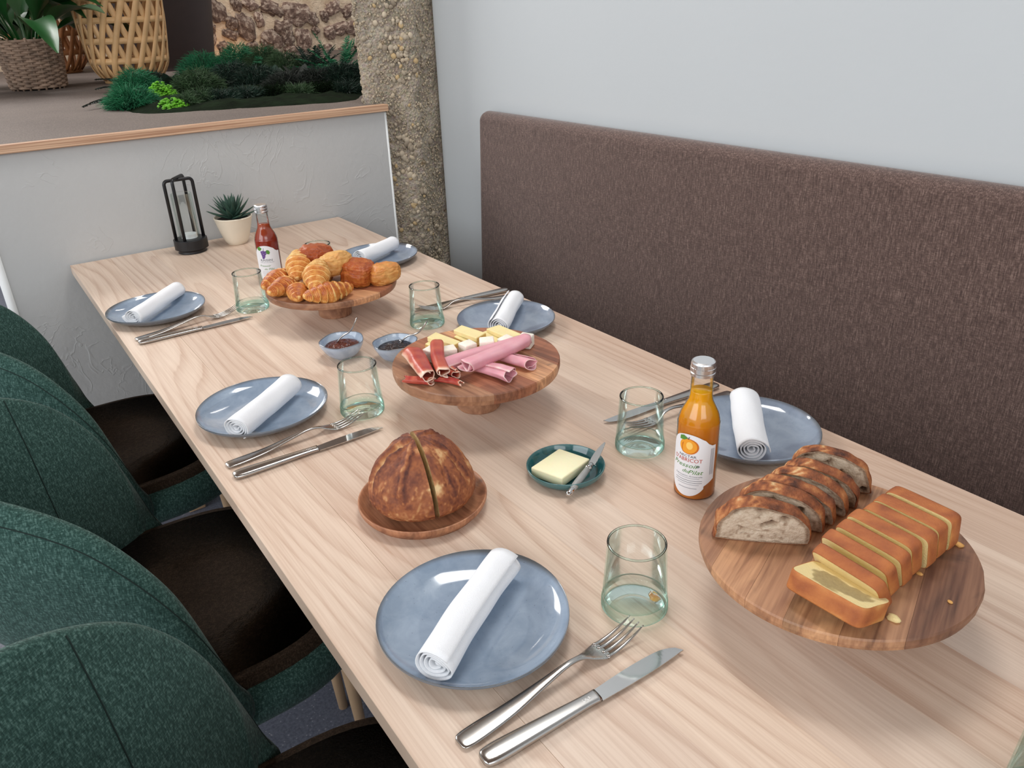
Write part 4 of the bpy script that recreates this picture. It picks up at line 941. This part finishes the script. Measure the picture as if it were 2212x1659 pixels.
roll((.520, 1.046), (.501, .958), .0190, .0120, 'cured', 'cured_ham_roll', 'large red cured ham roll at the left of the stand', gc, 1.1, fat=True, turns=1.3, z=.004)
roll((.566, 1.048), (.520, .948), .0135, .0110, 'cured', 'cured_ham_roll', 'red cured ham roll leaning in the middle, white fat at its end', gc, 2.7, fat=True, turns=1.4, z=.009)
roll((.478, .994), (.503, .958), .0080, .0095, 'cured', 'cured_ham_roll', 'small cured ham roll lying under the large one at the left', gc, 4.2, fat=True, turns=1.2, sq=.6)
roll((.536, .992), (.546, .952), .0110, .0085, 'cured', 'cured_ham_roll', 'crumpled cured ham fold with white fat beside the pink ham', gc, .4, fat=True, turns=1.2)
roll((.520, .962), (.536, .926), .0095, .0060, 'cured', 'cured_ham_roll', 'thin cured ham end lying at the front of the stand', gc, 5.6, fat=True, turns=.9, sq=.4)

# ------------------------------------------------------------------ sliced bread and cake
ZC = .829
def outline_rye(n=72, seed=0, w=.043, h=.046):
    out = []
    for k in range(n):
        a = 2 * PI * k / n; c, s = math.cos(a), math.sin(a)
        x = w * np.sign(c) * abs(c) ** .85; z = h * abs(s) ** .80 if s > 0 else -.003 * abs(s)
        f = 1 + .05 * nz((c * 2, s * 2, 0), 1.4, seed)
        out.append((x * f, .004 + z * f * (1 + .06 * math.sin(x * 50))))
    return np.array(out)
def slice_mesh(out, th, face_amp, holes, seed, tonef, rings=16, marb=False):
    """returns crust (ring) and crumb (two faces) meshes; slice stands in the y/z plane, thick along x"""
    n = len(out); c = np.array([0, out[:, 1].mean()])
    cr = G(); V = []; T = []; steps = [(-th / 2, .965), (-th / 2 - .0003, .985), (-th / 2 + .001, 1.0), (-th * .17, 1.006), (th * .17, 1.006), (th / 2 - .001, 1.0), (th / 2 + .0003, .985), (th / 2, .965)]
    for x, k in steps:
        for i, p in enumerate(out):
            q = c + (p - c) * k; b_ = nz((x * 60, q[0] * 60, q[1] * 60), 1.3, seed); q = q + (q - c) * (.03 * b_ * face_amp)
            V.append((x, q[0], max(q[1], .0004))); T.append(tonef(x, q, b_))
    cr.add(V, gridfaces(len(steps), n, False, True), T)
    cb = G()
    for sd in (-1, 1):
        V = []; T = []
        for r in range(rings + 1):
            k = 1 - r / rings
            for i, p in enumerate(out):
                q = c + (p - c) * (.975 * k + .0005); d = 0; tn = .55
                if holes and .06 < k < .93:
                    h1 = nz((q[0] * 1.0, q[1] * 1.6, sd), 75, seed); h2 = nz((q[0], q[1], sd), 210, seed + 2)
                    d = .0060 * max(0, h1 - .15) * 3 + .0012 * max(0, h2) * 2; tn = .74 - 2.0 * max(0, h1 - .22) - .9 * max(0, h2 - .2)
                if k > .90: tn -= .25
                if not holes and not marb: tn = .15
                if marb:
                    m = nz((q[0], q[1], 3), 38, seed) * 1.3 + nz((q[0], q[1], 3), 120, seed) * .5 + (1 - ((q[0] / .029) ** 2 + ((q[1] - .033) / .020) ** 2)); tn = .10 + np.clip(m * 1.6, 0, .72) + .0
                V.append((sd * (th / 2 - d + .0001), q[0], q[1])); T.append(np.clip(tn, .02, 1))
        fs = gridfaces(rings + 1, n, False, True)
        cb.add(V, fs if sd < 0 else [f[::-1] for f in fs], T)
    return cr, cb
ry = 'slices of dark rye loaf'
rs = [(.5960, .4185, rd(-45.5) + PI / 2, 0, .046, .018), (.6360, .4260, rd(-60) + PI / 2, 1, .046, .015), (.6590, .4270, rd(-64) + PI / 2, 2, .046, .0135), (.6840, .4280, rd(-66) + PI / 2, 3, .045, .0135), (.7080, .4300, rd(-66) + PI / 2, 4, .044, .0135), (.7370, .4370, rd(-58) + PI / 2, 5, .046, .0145)]
rl = ['rye bread slice at the front of the loaf, its holey cut face to the camera', 'second rye bread slice, just behind the front one', 'third rye bread slice from the front', 'fourth rye bread slice from the front', 'fifth rye bread slice, in front of the last one', 'last rye bread slice at the back of the loaf, pale top edge']
for (x, y, ang, sd, w_, th), lab in zip(rs, rl):
    out = outline_rye(72, sd * 1.7, w_ + (.003 if sd == 0 else 0), .044 + .002 * (sd % 2))
    def tf(x_, q, b_): 
        up = q[1] > .012
        fl = .36 if (up and q[0] > .005 and nz((x_ * 300, q[0] * 300, q[1] * 300), 1, 4) > .05) else 0
        return float(np.clip(.52 + .5 * b_ + (.12 if q[1] > .035 else 0) - fl, .02, 1))
    cr, cb = slice_mesh(out, th, 1.6, True, sd * 2.3 + .7, tf)
    t = thing('bread_slice', lab, 'bread', (x, y, ZC), ang, ry)
    t.rotation_euler = (0, rd([-6, -14, -15, -15, -14, -4][sd]), ang)
    obj('crust', cr, None, 'ryecrust', t, fixn=True); obj('crumb', cb, None, 'rye', t)
# oats and seeds on the crust
def outline_cake(n=64, w=.0385, h=.0400):
    out = []
    for k in range(n):
        a = 2 * PI * k / n; c, s = math.cos(a), math.sin(a); k_ = 8.0
        x = w * np.sign(c) * abs(c) ** (2 / k_); z = h / 2 * np.sign(s) * abs(s) ** (2 / k_) + h / 2
        out.append((x * (1 - .05 * max(0, z / h)), z))
    return np.array(out)
tc = lambda x_, q, b_: float(np.clip(.52 + .35 * b_ + (.10 if q[1] > .03 else -.02) - (.18 if abs(x_) > .0078 else 0), .03, 1))
cs = [(.6030, .3125, .0150, -27), (.6260, .3180, .0165, -20), (.6480, .3220, .0175, -13), (.6680, .3225, .0190, -6), (.6900, .3230, .0190, -4), (.7110, .3225, .0190, -2), (.7325, .3235, .0200, 0)]
cl = ['cake slice leaning at the front of the row, above the fallen slice', 'second standing cake slice from the front', 'third standing cake slice from the front', 'fourth standing cake slice from the front', 'fifth standing cake slice from the front', 'sixth standing cake slice, next to the last one', 'last cake slice at the far end of the row']
for i, ((x, y, th, tl), lab) in enumerate(zip(cs, cl)):
    th *= .82; y += [.0, .002, -.001, .0015, -.0015, .001, 0][i]; tl = tl - [0, 2, 4, 5, 5, 5, 3][i]
    cr, cb = slice_mesh(outline_cake(), th, .35, False, i * 1.9, tc, 8)
    t = thing('cake_slice', lab, 'cake', (x, y, ZC), 0, 'slices of golden loaf cake'); t.rotation_euler = (0, rd(tl), rd(-3 + i * .5))
    obj('crust', cr, None, 'cakecrust', t, fixn=True); obj('crumb', cb, None, 'cakecrumb', t, tone=None)
out = outline_cake(72, .0400, .0530)
cr, cb = slice_mesh(out, .019, .6, False, 3.3, tc, 22, True)
t = thing('cake_slice', 'fallen cake slice lying face up with a greenish marbled middle', 'cake', (.5880, .3080, ZC + .0090), 0, 'slices of golden loaf cake')
t.rotation_euler = (0, rd(-71), rd(3)); t.rotation_mode = 'XYZ'
obj('crust', cr, None, 'cakecrust', t, fixn=True); obj('crumb', cb, None, 'cakecrumb', t)
V0, F0 = ico(2)
for px, py, r, lab in [(1930, 1340, .0042, 'yellow cake crumb lying in front of the fallen slice'), (2052, 1302, .0018, 'tiny crumb alone on the right of the stand'), (1985, 1240, .0024, 'crumb beside the row of cake slices, right of the second slice'), (1900, 1322, .0012, 'tiny crumb between the fallen slice and the yellow crumb'), (2068, 1178, .0038, 'brown crumb beside the far end of the cake row'), (2050, 1168, .0022, 'small crumb under the far end of the cake row')]:
    c = at(px, py, ZC); V = V0 * np.array([r, r * 1.5, r * .7]); V = np.array([p * (1 + .5 * nz(p, 300, px)) for p in V])
    o = obj('cake_crumb', V, F0, 'cakecrumb' if r > .004 else 'cakecrust', None, loc=(c[0], c[1], ZC + r * .45)); tag(o, lab, 'crumb', 'cake crumbs')

# ------------------------------------------------------------------ lantern lamp
t = thing('table_lamp', 'black portable table lamp with a clear glass cylinder', 'lamp', (.4945, 2.3140, TZ), .25)
lathe_thing('base', [(.0001, 0), (.036, 0), (.037, .002), (.037, .008), (.0445, .011), (.0450, .014), (.0450, .034), (.0435, .038), (.030, .0395), (.0001, .0395)], 'black', None, None, None, parent=t)
V, Fs = lathe([(.0275, .040), (.0278, .06), (.0278, .160), (.0275, .163), (.0255, .163), (.0255, .040)], 40); obj('glass_cylinder', V, Fs, 'gwall', t)
lathe_thing('diffuser_ring', [(.0001, .0395), (.0205, .0395), (.0208, .042), (.0208, .049), (.0195, .051), (.0001, .051)], 'bead', None, None, None, parent=t)
for i, (an, top) in enumerate(((-.25, .200), (rd(40), .206))):
    pth = []
    hw, r = .0375, .010
    pth += [(-hw, 0, .036), (-hw, 0, top - r)] + [(-hw + r - r * math.cos(q), 0, top - r + r * math.sin(q)) for q in np.linspace(.3, PI / 2, 5)] + [(hw - r + r * math.sin(q), 0, top - r + r * math.cos(q)) for q in np.linspace(0, PI / 2 - .3, 5)] + [(hw, 0, top - r), (hw, 0, .036)]
    V, Fs = sweep(pth, .0046, .0040, 10, 3, up=(0, 1, 0)); obj('frame_loop', rotz(V, an), Fs, 'black', t)

# ------------------------------------------------------------------ succulent
t = thing('potted_succulent', 'small dark green succulent in a ribbed cream pot', 'plant', (.622, 2.3120, TZ))
prof = [(.0001, 0), (.026, 0), (.0275, .002)]
for k in range(17): prof.append((.0295 + .0225 * (k / 16) ** .75 + (.0005 if k % 2 else 0), .005 + k * .0043))
prof += [(.0532, .0755), (.0532, .0785), (.0505, .0790), (.0495, .074), (.045, .060), (.0001, .060)]
V, Fs = lathe(prof, 56); obj('pot', V, Fs, 'cream_pot', t)
V, Fs = lathe([(.0498, .070), (.03, .072), (.015, .071), (.0001, .072)], 32); obj('soil', V, Fs, 'soil', t)
for i in range(34):
    ga = i * 2.399; el = rd(4 + 78 * (i / 33) ** .8); L = .074 - .012 * (i / 33) + random.uniform(-.004, .004) if i < 30 else .045
    pth = []; dirv = np.array([math.cos(ga) * math.cos(el), math.sin(ga) * math.cos(el), math.sin(el)])
    for s in np.linspace(0, 1, 9): pth.append(np.array([0, 0, .072]) + dirv * (L * s + .004) + np.array([0, 0, .010 * s * s * math.cos(el)]))
    wv = np.interp(np.linspace(0, 1, 9), [0, .3, .6, 1], [.0070, .0082, .0062, .0005])
    sdv = np.array([-math.sin(ga), math.cos(ga), 0]); V, Fs = sweep(pth, wv, wv * .42, 8, 2, up=np.cross(sdv, dirv)); obj('leaf', V, Fs, 'succ', t, tone=[random.uniform(.1, .8)] * len(V))

# ------------------------------------------------------------------ platform decoration
PZ = 1.074
def P(px, py): return at(px, py, PZ)
# wicker basket with leafy plant
bk = np.array([.432, 4.40]); rb, rt, hb = .110, .130, .212
t = thing('wicker_planter', 'grey wicker basket with a leafy green plant on the platform', 'planter', (bk[0], bk[1], PZ))
ns = 22
for k in range(22):
    z = .012 + k * (hb - .02) / 21; R0 = rb + (rt - rb) * z / hb; V = []; a = np.linspace(0, 2 * PI, 132, endpoint=False)
    R = R0 + .006 * np.cos(a * ns / 2 + (k % 2) * PI); pth = np.stack([R * np.cos(a), R * np.sin(a), 0 * a + z + .0015 * np.sin(a * 3 + k)], 1); sc = section(6)
    for i in range(132):
        e = pth[i, :2] / np.linalg.norm(pth[i, :2])
        for c, s in sc: V.append((pth[i, 0] + e[0] * c * .0055, pth[i, 1] + e[1] * c * .0055, z + s * .0068))
    obj('woven_strand', V, gridfaces(132, 6, True, True), 'wicker', t)
for k in range(ns):
    a = 2 * PI * k / ns; V, Fs = sweep([(rb * math.cos(a), rb * math.sin(a), 0), (rt * math.cos(a), rt * math.sin(a), hb + .004)], .005, .005, 6, up=(0, 1, .1)); obj('stake', V, Fs, 'wicker', t)
V, Fs = lathe([(.0001, .02), (rb - .01, .02), (rt - .012, hb - .03), (.0001, hb - .03)], 32); obj('liner', V, Fs, 'soil', t)
for i in range(46):
    a = random.uniform(0, 2 * PI); L = random.uniform(.32, .60); el = random.uniform(.55, 1.35); bnd = random.uniform(.1, .42); wl = random.uniform(.05, .085); V = []; c0 = np.array([math.cos(a) * .05, math.sin(a) * .05, hb - .03])
    n_ = 14
    for j in range(n_):
        s = j / (n_ - 1); ww = wl * (math.sin(min(1, max(0, (s - .28) / .72)) * PI) ** .7) if s > .28 else .006
        ww = max(ww, .004); r = L * s * math.cos(el) + bnd * s * s * .6; z = L * s * math.sin(el) - bnd * s ** 3 * .7
        for q in (-1, -.5, 0, .5, 1):
            V.append((c0[0] + math.cos(a) * r - math.sin(a) * ww * q, c0[1] + math.sin(a) * r + math.cos(a) * ww * q, c0[2] + z + abs(q) * ww * .35))
    obj('leaf', V, gridfaces(n_, 5), 'leaf', t)
# bamboo lanterns
def bamboo(loc, R, H, zc, label, mat, rows=9, ns=19, wob=1.0):
    t = thing('bamboo_lantern', label, 'lantern', (loc[0], loc[1], PZ), 0, 'woven bamboo lanterns on the platform')
    def rad(z):
        s = z / H; return R * (0.80 + .20 * math.sin(min(1, s * 1.0) * PI * .95 + .05)) * (1 - .28 * max(0, (.12 - s) / .12) ** 2) 
    for sg in (-1, 1):
        for k in range(ns):
            V = []; m = 46
            for j in range(m):
                z = .012 + (H - .02) * j / (m - 1); a = 2 * PI * k / ns + sg * (z / (H / rows)) * (PI / ns) + (0 if sg > 0 else 0)
                zig = 0.0; r = rad(z) + sg * .003
                for off in (-.55, .55):
                    V.append((r * math.cos(a + off * .026 / R), r * math.sin(a + off * .026 / R), z))
            o = obj('bamboo_strip', V, gridfaces(m, 2), mat, t, smooth=True, solid=.004)
    for k in range(rows + 1):
        z = .012 + (H - .02) * k / rows; r = rad(z); V = []
        for j in range(72):
            a = 2 * PI * j / 72
            for dz in (-.013, .013): V.append((r * math.cos(a), r * math.sin(a), z + dz))
        obj('bamboo_hoop', V, gridfaces(72, 2, True), mat, t, solid=.004)
    return t
bamboo((.845, 4.42), .198, .80, 0, 'light bamboo openwork lantern standing behind the moss', 'bamboo')
bamboo((.660, 5.65), .225, .92, 0, 'darker bamboo lantern partly hidden behind the wicker planter', 'bamboo2')
lathe_thing('large_planter', [(.0001, 0), (.27, 0), (.285, .02), (.32, .30), (.37, .65), (.41, 1.0), (.415, 1.02), (.39, 1.02), (.35, .9), (.0001, .88)], 'darkpot', (1.20, 5.30, PZ), 'large dark brown planter standing between bamboo lantern and stone wall', 'planter')

# moss bed and plants
bed = G(); nx, ny = 70, 18; x0, x1 = .50, 1.36
V = []
for i in range(nx):
    for j in range(ny):
        u, v = i / (nx - 1), j / (ny - 1); xx = .52 + u * 1.10; yf = 2.83 - .235 * min(1, (xx - .5) / .6) ; yf = max(yf, 2.62 + (xx - 1.2) * 1.6); y = yf + v * (.62 + .6 * u)
        e = min(1, min(u, 1 - u) * 12) * min(1, v * 6); V.append((xx, y, PZ - .002 + e * (.012 + .02 * abs(nz((xx, y, 0), 6, 2)) + .008 * nz((xx, y, 0), 20, 4))))
o = obj('moss_bed', V, gridfaces(nx, ny), 'mosb'); tag(o, 'dark strip of preserved moss along the platform edge', 'moss', kind='stuff')
def strand(c, d, L, w_, g, bend=.3, seg=3):
    d = d / np.linalg.norm(d); s = np.cross(d, (random.uniform(-1, 1), random.uniform(-1, 1), .4)); s /= np.linalg.norm(s) + 1e-9; V = []
    for j in range(seg + 1):
        t_ = j / seg; p = c + d * L * t_ + np.array([0, 0, -bend * L * t_ * t_]); ww = w_ * (1 - t_ * .8); V += [p - s * ww, p + s * ww]
    g.add(V, [(2 * j, 2 * j + 1, 2 * j + 3, 2 * j + 2) for j in range(seg)])
def clump(px, py, r, h, mat, label, kind, n=900, cat='plant', lift=0.0):
    if kind == 'fluff': r *= 1.25; h *= 1.45; n = int(n * 1.5)
    if kind == 'lime': r *= 1.35; h *= 1.1; n *= 2
    if kind == 'fern': h *= 1.25; n = int(n * 1.3)
    if kind == 'leaf': r *= 1.3; h *= 1.3
    c = P(px, py); base = np.array([c[0], c[1], 0.0]); g = G()
    if kind == 'fluff':
        for _ in range(n):
            a = random.uniform(0, 2 * PI); rr = r * math.sqrt(random.random()) * .8; el = random.uniform(.15, 1.5)
            p0 = np.array([rr * math.cos(a), rr * math.sin(a), h * .75 * (1 - (rr / r) ** 2) * random.random()]); d = np.array([math.cos(a) * math.cos(el) + random.gauss(0, .3), math.sin(a) * math.cos(el) + random.gauss(0, .3), math.sin(el)])
            strand(p0, d, random.uniform(.022, .052), .0015, g, .35)
    elif kind == 'fern':
        for _ in range(n // 60):
            a = random.uniform(0, 2 * PI); el = random.uniform(.35, 1.3); L = h * random.uniform(.7, 1.3); d = np.array([math.cos(a) * math.cos(el), math.sin(a) * math.cos(el), math.sin(el)]); sd = np.cross(d, (0, 0, 1)); sd /= np.linalg.norm(sd)
            st = np.array([math.cos(a), math.sin(a), 0]) * r * .3 * random.random(); strand(st, d, L, .0015, g, .25)
            for j in range(26):
                t_ = .15 + .85 * j / 26; q = st + d * L * t_ + np.array([0, 0, -.25 * L * t_ * t_]); ll = .032 * math.sin(t_ * PI * .95 + .15)
                for sg in (-1, 1): strand(q, sd * sg + d * .7 + np.array([0, 0, random.gauss(0, .2)]), ll, .0026, g, .2, 2)
    elif kind == 'lime':
        Vi, Fi = ico(1)
        for _ in range(n):
            a = random.uniform(0, 2 * PI); rr = r * math.sqrt(random.random()); z = h * (1 - (rr / r) ** 2) * random.uniform(.3, 1)
            s = random.uniform(.003, .007); g.add(Vi * s * np.array([1, 1, .6]) + np.array([rr * math.cos(a), rr * math.sin(a), z]), Fi)
    elif kind == 'leaf':
        for _ in range(n):
            a = random.uniform(0, 2 * PI); el = random.uniform(.2, 1.3); L = h * random.uniform(.6, 1.1); wl = L * .2; dx, dy = math.cos(a), math.sin(a); V = []
            p0 = np.array([dx, dy, 0]) * r * random.random() * .5
            for j in range(7):
                s = j / 6; ww = wl * math.sin(s * PI) ** .8 + .0006; q = p0 + np.array([dx * math.cos(el), dy * math.cos(el), math.sin(el)]) * L * s + np.array([0, 0, -.25 * L * s * s])
                V += [q + np.array([-dy, dx, 0]) * ww, q + np.array([0, 0, -ww * .2]), q - np.array([-dy, dx, 0]) * ww]
            g.add(V, gridfaces(7, 3))
    o = obj(label[1], g, None, mat, None, True, loc=(base[0], base[1], PZ + lift)); tag(o, label[0], cat, 'preserved moss and greenery on the platform'); return o
cl_ = [(430, 226, .050, .035, 'moss_o', ('low olive moss patch hanging at the platform edge', 'low_moss'), 'fluff', 1200),
       (480, 222, .060, .030, 'moss_d', ('low dark moss patch along the edge, middle left', 'low_moss'), 'fluff', 1300),
       (535, 216, .060, .032, 'moss_d', ('low dark moss patch along the edge, exact middle', 'low_moss'), 'fluff', 1300),
       (590, 212, .060, .028, 'mosb', ('low brownish moss patch along the edge, middle right', 'low_moss'), 'fluff', 1300),
       (645, 208, .060, .028, 'moss_o', ('low olive moss patch along the edge, towards the pillar', 'low_moss'), 'fluff', 1300),
       (700, 204, .060, .028, 'mosb', ('low brown moss patch near the pillar', 'low_moss'), 'fluff', 1300),
       (750, 202, .050, .030, 'moss_d', ('low dark moss patch beside the pillar', 'low_moss'), 'fluff', 1100),
       (400, 232, .040, .030, 'moss_o', ('small olive moss patch beside the lime moss', 'low_moss'), 'fluff', 900),
       (330, 190, .055, .060, 'moss_d', ('dark moss clump at the foot of the bamboo lantern', 'feathery_moss'), 'fluff', 1300),
       (288, 234, .070, .060, 'moss_g', ('emerald feathery moss at the left end of the greenery, hanging over the edge', 'feathery_moss'), 'fluff', 2200),
       (300, 205, .075, .085, 'moss_g', ('bluish green feathery moss below the bamboo lantern', 'feathery_moss'), 'fluff', 2000),
       (352, 216, .050, .060, 'moss_y', ('bright lime green moss clump', 'lime_moss'), 'lime', 420),
       (375, 236, .045, .035, 'moss_y', ('small lime moss patch right of the bright clump, at the edge', 'lime_moss'), 'lime', 200),
       (372, 192, .050, .075, 'moss_d', ('dark broad leaved sprig right of the lantern foot', 'leafy_sprig'), 'leaf', 26),
       (430, 205, .085, .085, 'moss_o', ('olive feathery moss in front, right of the lime moss', 'feathery_moss'), 'fluff', 2400),
       (445, 170, .110, .110, 'moss_g', ('emerald feathery bush before the dark planter', 'feathery_moss'), 'fluff', 2600),
       (505, 190, .095, .090, 'moss_d', ('dark green feathery moss at the middle front', 'feathery_moss'), 'fluff', 2400),
       (520, 150, .110, .120, 'moss_g', ('green feathery bush in front of the lit stones', 'feathery_moss'), 'fluff', 2400),
       (575, 150, .100, .110, 'moss_o', ('olive green bush in the middle against the stone wall', 'feathery_moss'), 'fluff', 2200),
       (560, 190, .100, .075, 'moss_d', ('low dark moss in the middle at the platform edge', 'low_moss'), 'fluff', 2200),
       (620, 165, .100, .100, 'moss_o', ('olive bush right of the middle', 'feathery_moss'), 'fluff', 1800),
       (630, 195, .090, .060, 'moss_k', ('blackish low foliage right of the middle at the edge', 'low_moss'), 'fluff', 2000),
       (690, 190, .090, .065, 'moss_k', ('blackish low foliage towards the pillar', 'low_moss'), 'fluff', 2000),
       (745, 188, .090, .080, 'moss_d', ('dark moss close to the pillar', 'low_moss'), 'fluff', 2200),
       (680, 165, .080, .150, 'moss_d', ('dark green fern with spreading fronds', 'fern'), 'fern', 1100),
       (735, 165, .070, .175, 'moss_g', ('tall green fern next to the pillar', 'fern'), 'fern', 1200),
       (560, 150, .060, .160, 'moss_g', ('emerald fern rising in the middle', 'fern'), 'fern', 800),
       (775, 185, .060, .130, 'moss_d', ('dark fern touching the pillar', 'fern'), 'fern', 800),
       (590, 175, .060, .080, 'moss_d', ('broad dark leaves in the middle of the greenery', 'leafy_sprig'), 'leaf', 24),
       (650, 175, .060, .080, 'moss_k', ('blackish broad leaves right of the middle', 'leafy_sprig'), 'leaf', 24)]
for a in cl_: clump(*a[:7], n=a[7])
# dark fern fronds reaching left over the platform
for i, (ax_, ay_, bx, by) in enumerate([(290, 218, 180, 240), (290, 190, 205, 178), (285, 200, 208, 200)]):
    A, B = P(ax_, ay_), P(bx, by); d = B - A; L = np.linalg.norm(d); d /= L; sd = np.array([-d[1], d[0], 0]); g = G(); o_ = np.array([0, 0, .012])
    strand(o_ + np.array([0, 0, .01]), d, L, .002, g, .03)
    for j in range(30):
        q = o_ + d * L * (j / 30) + np.array([0, 0, .012 * math.sin(j / 30 * PI)]); ll = .045 * (1 - j / 30) + .006
        for sg in (-1, 1): strand(q, sd * sg + d * .8 + np.array([0, 0, .1]), ll, .0045, g, .1, 2)
    o = obj('fern_frond', g, None, 'moss_k', None, loc=tuple(A)); tag(o, ['long dark fern frond pointing left along the platform front', 'dark fern frond at the foot of the bamboo lantern, rear one', 'dark fern frond between the rear frond and the long front one'][i], 'plant', 'dark fern fronds lying on the platform')
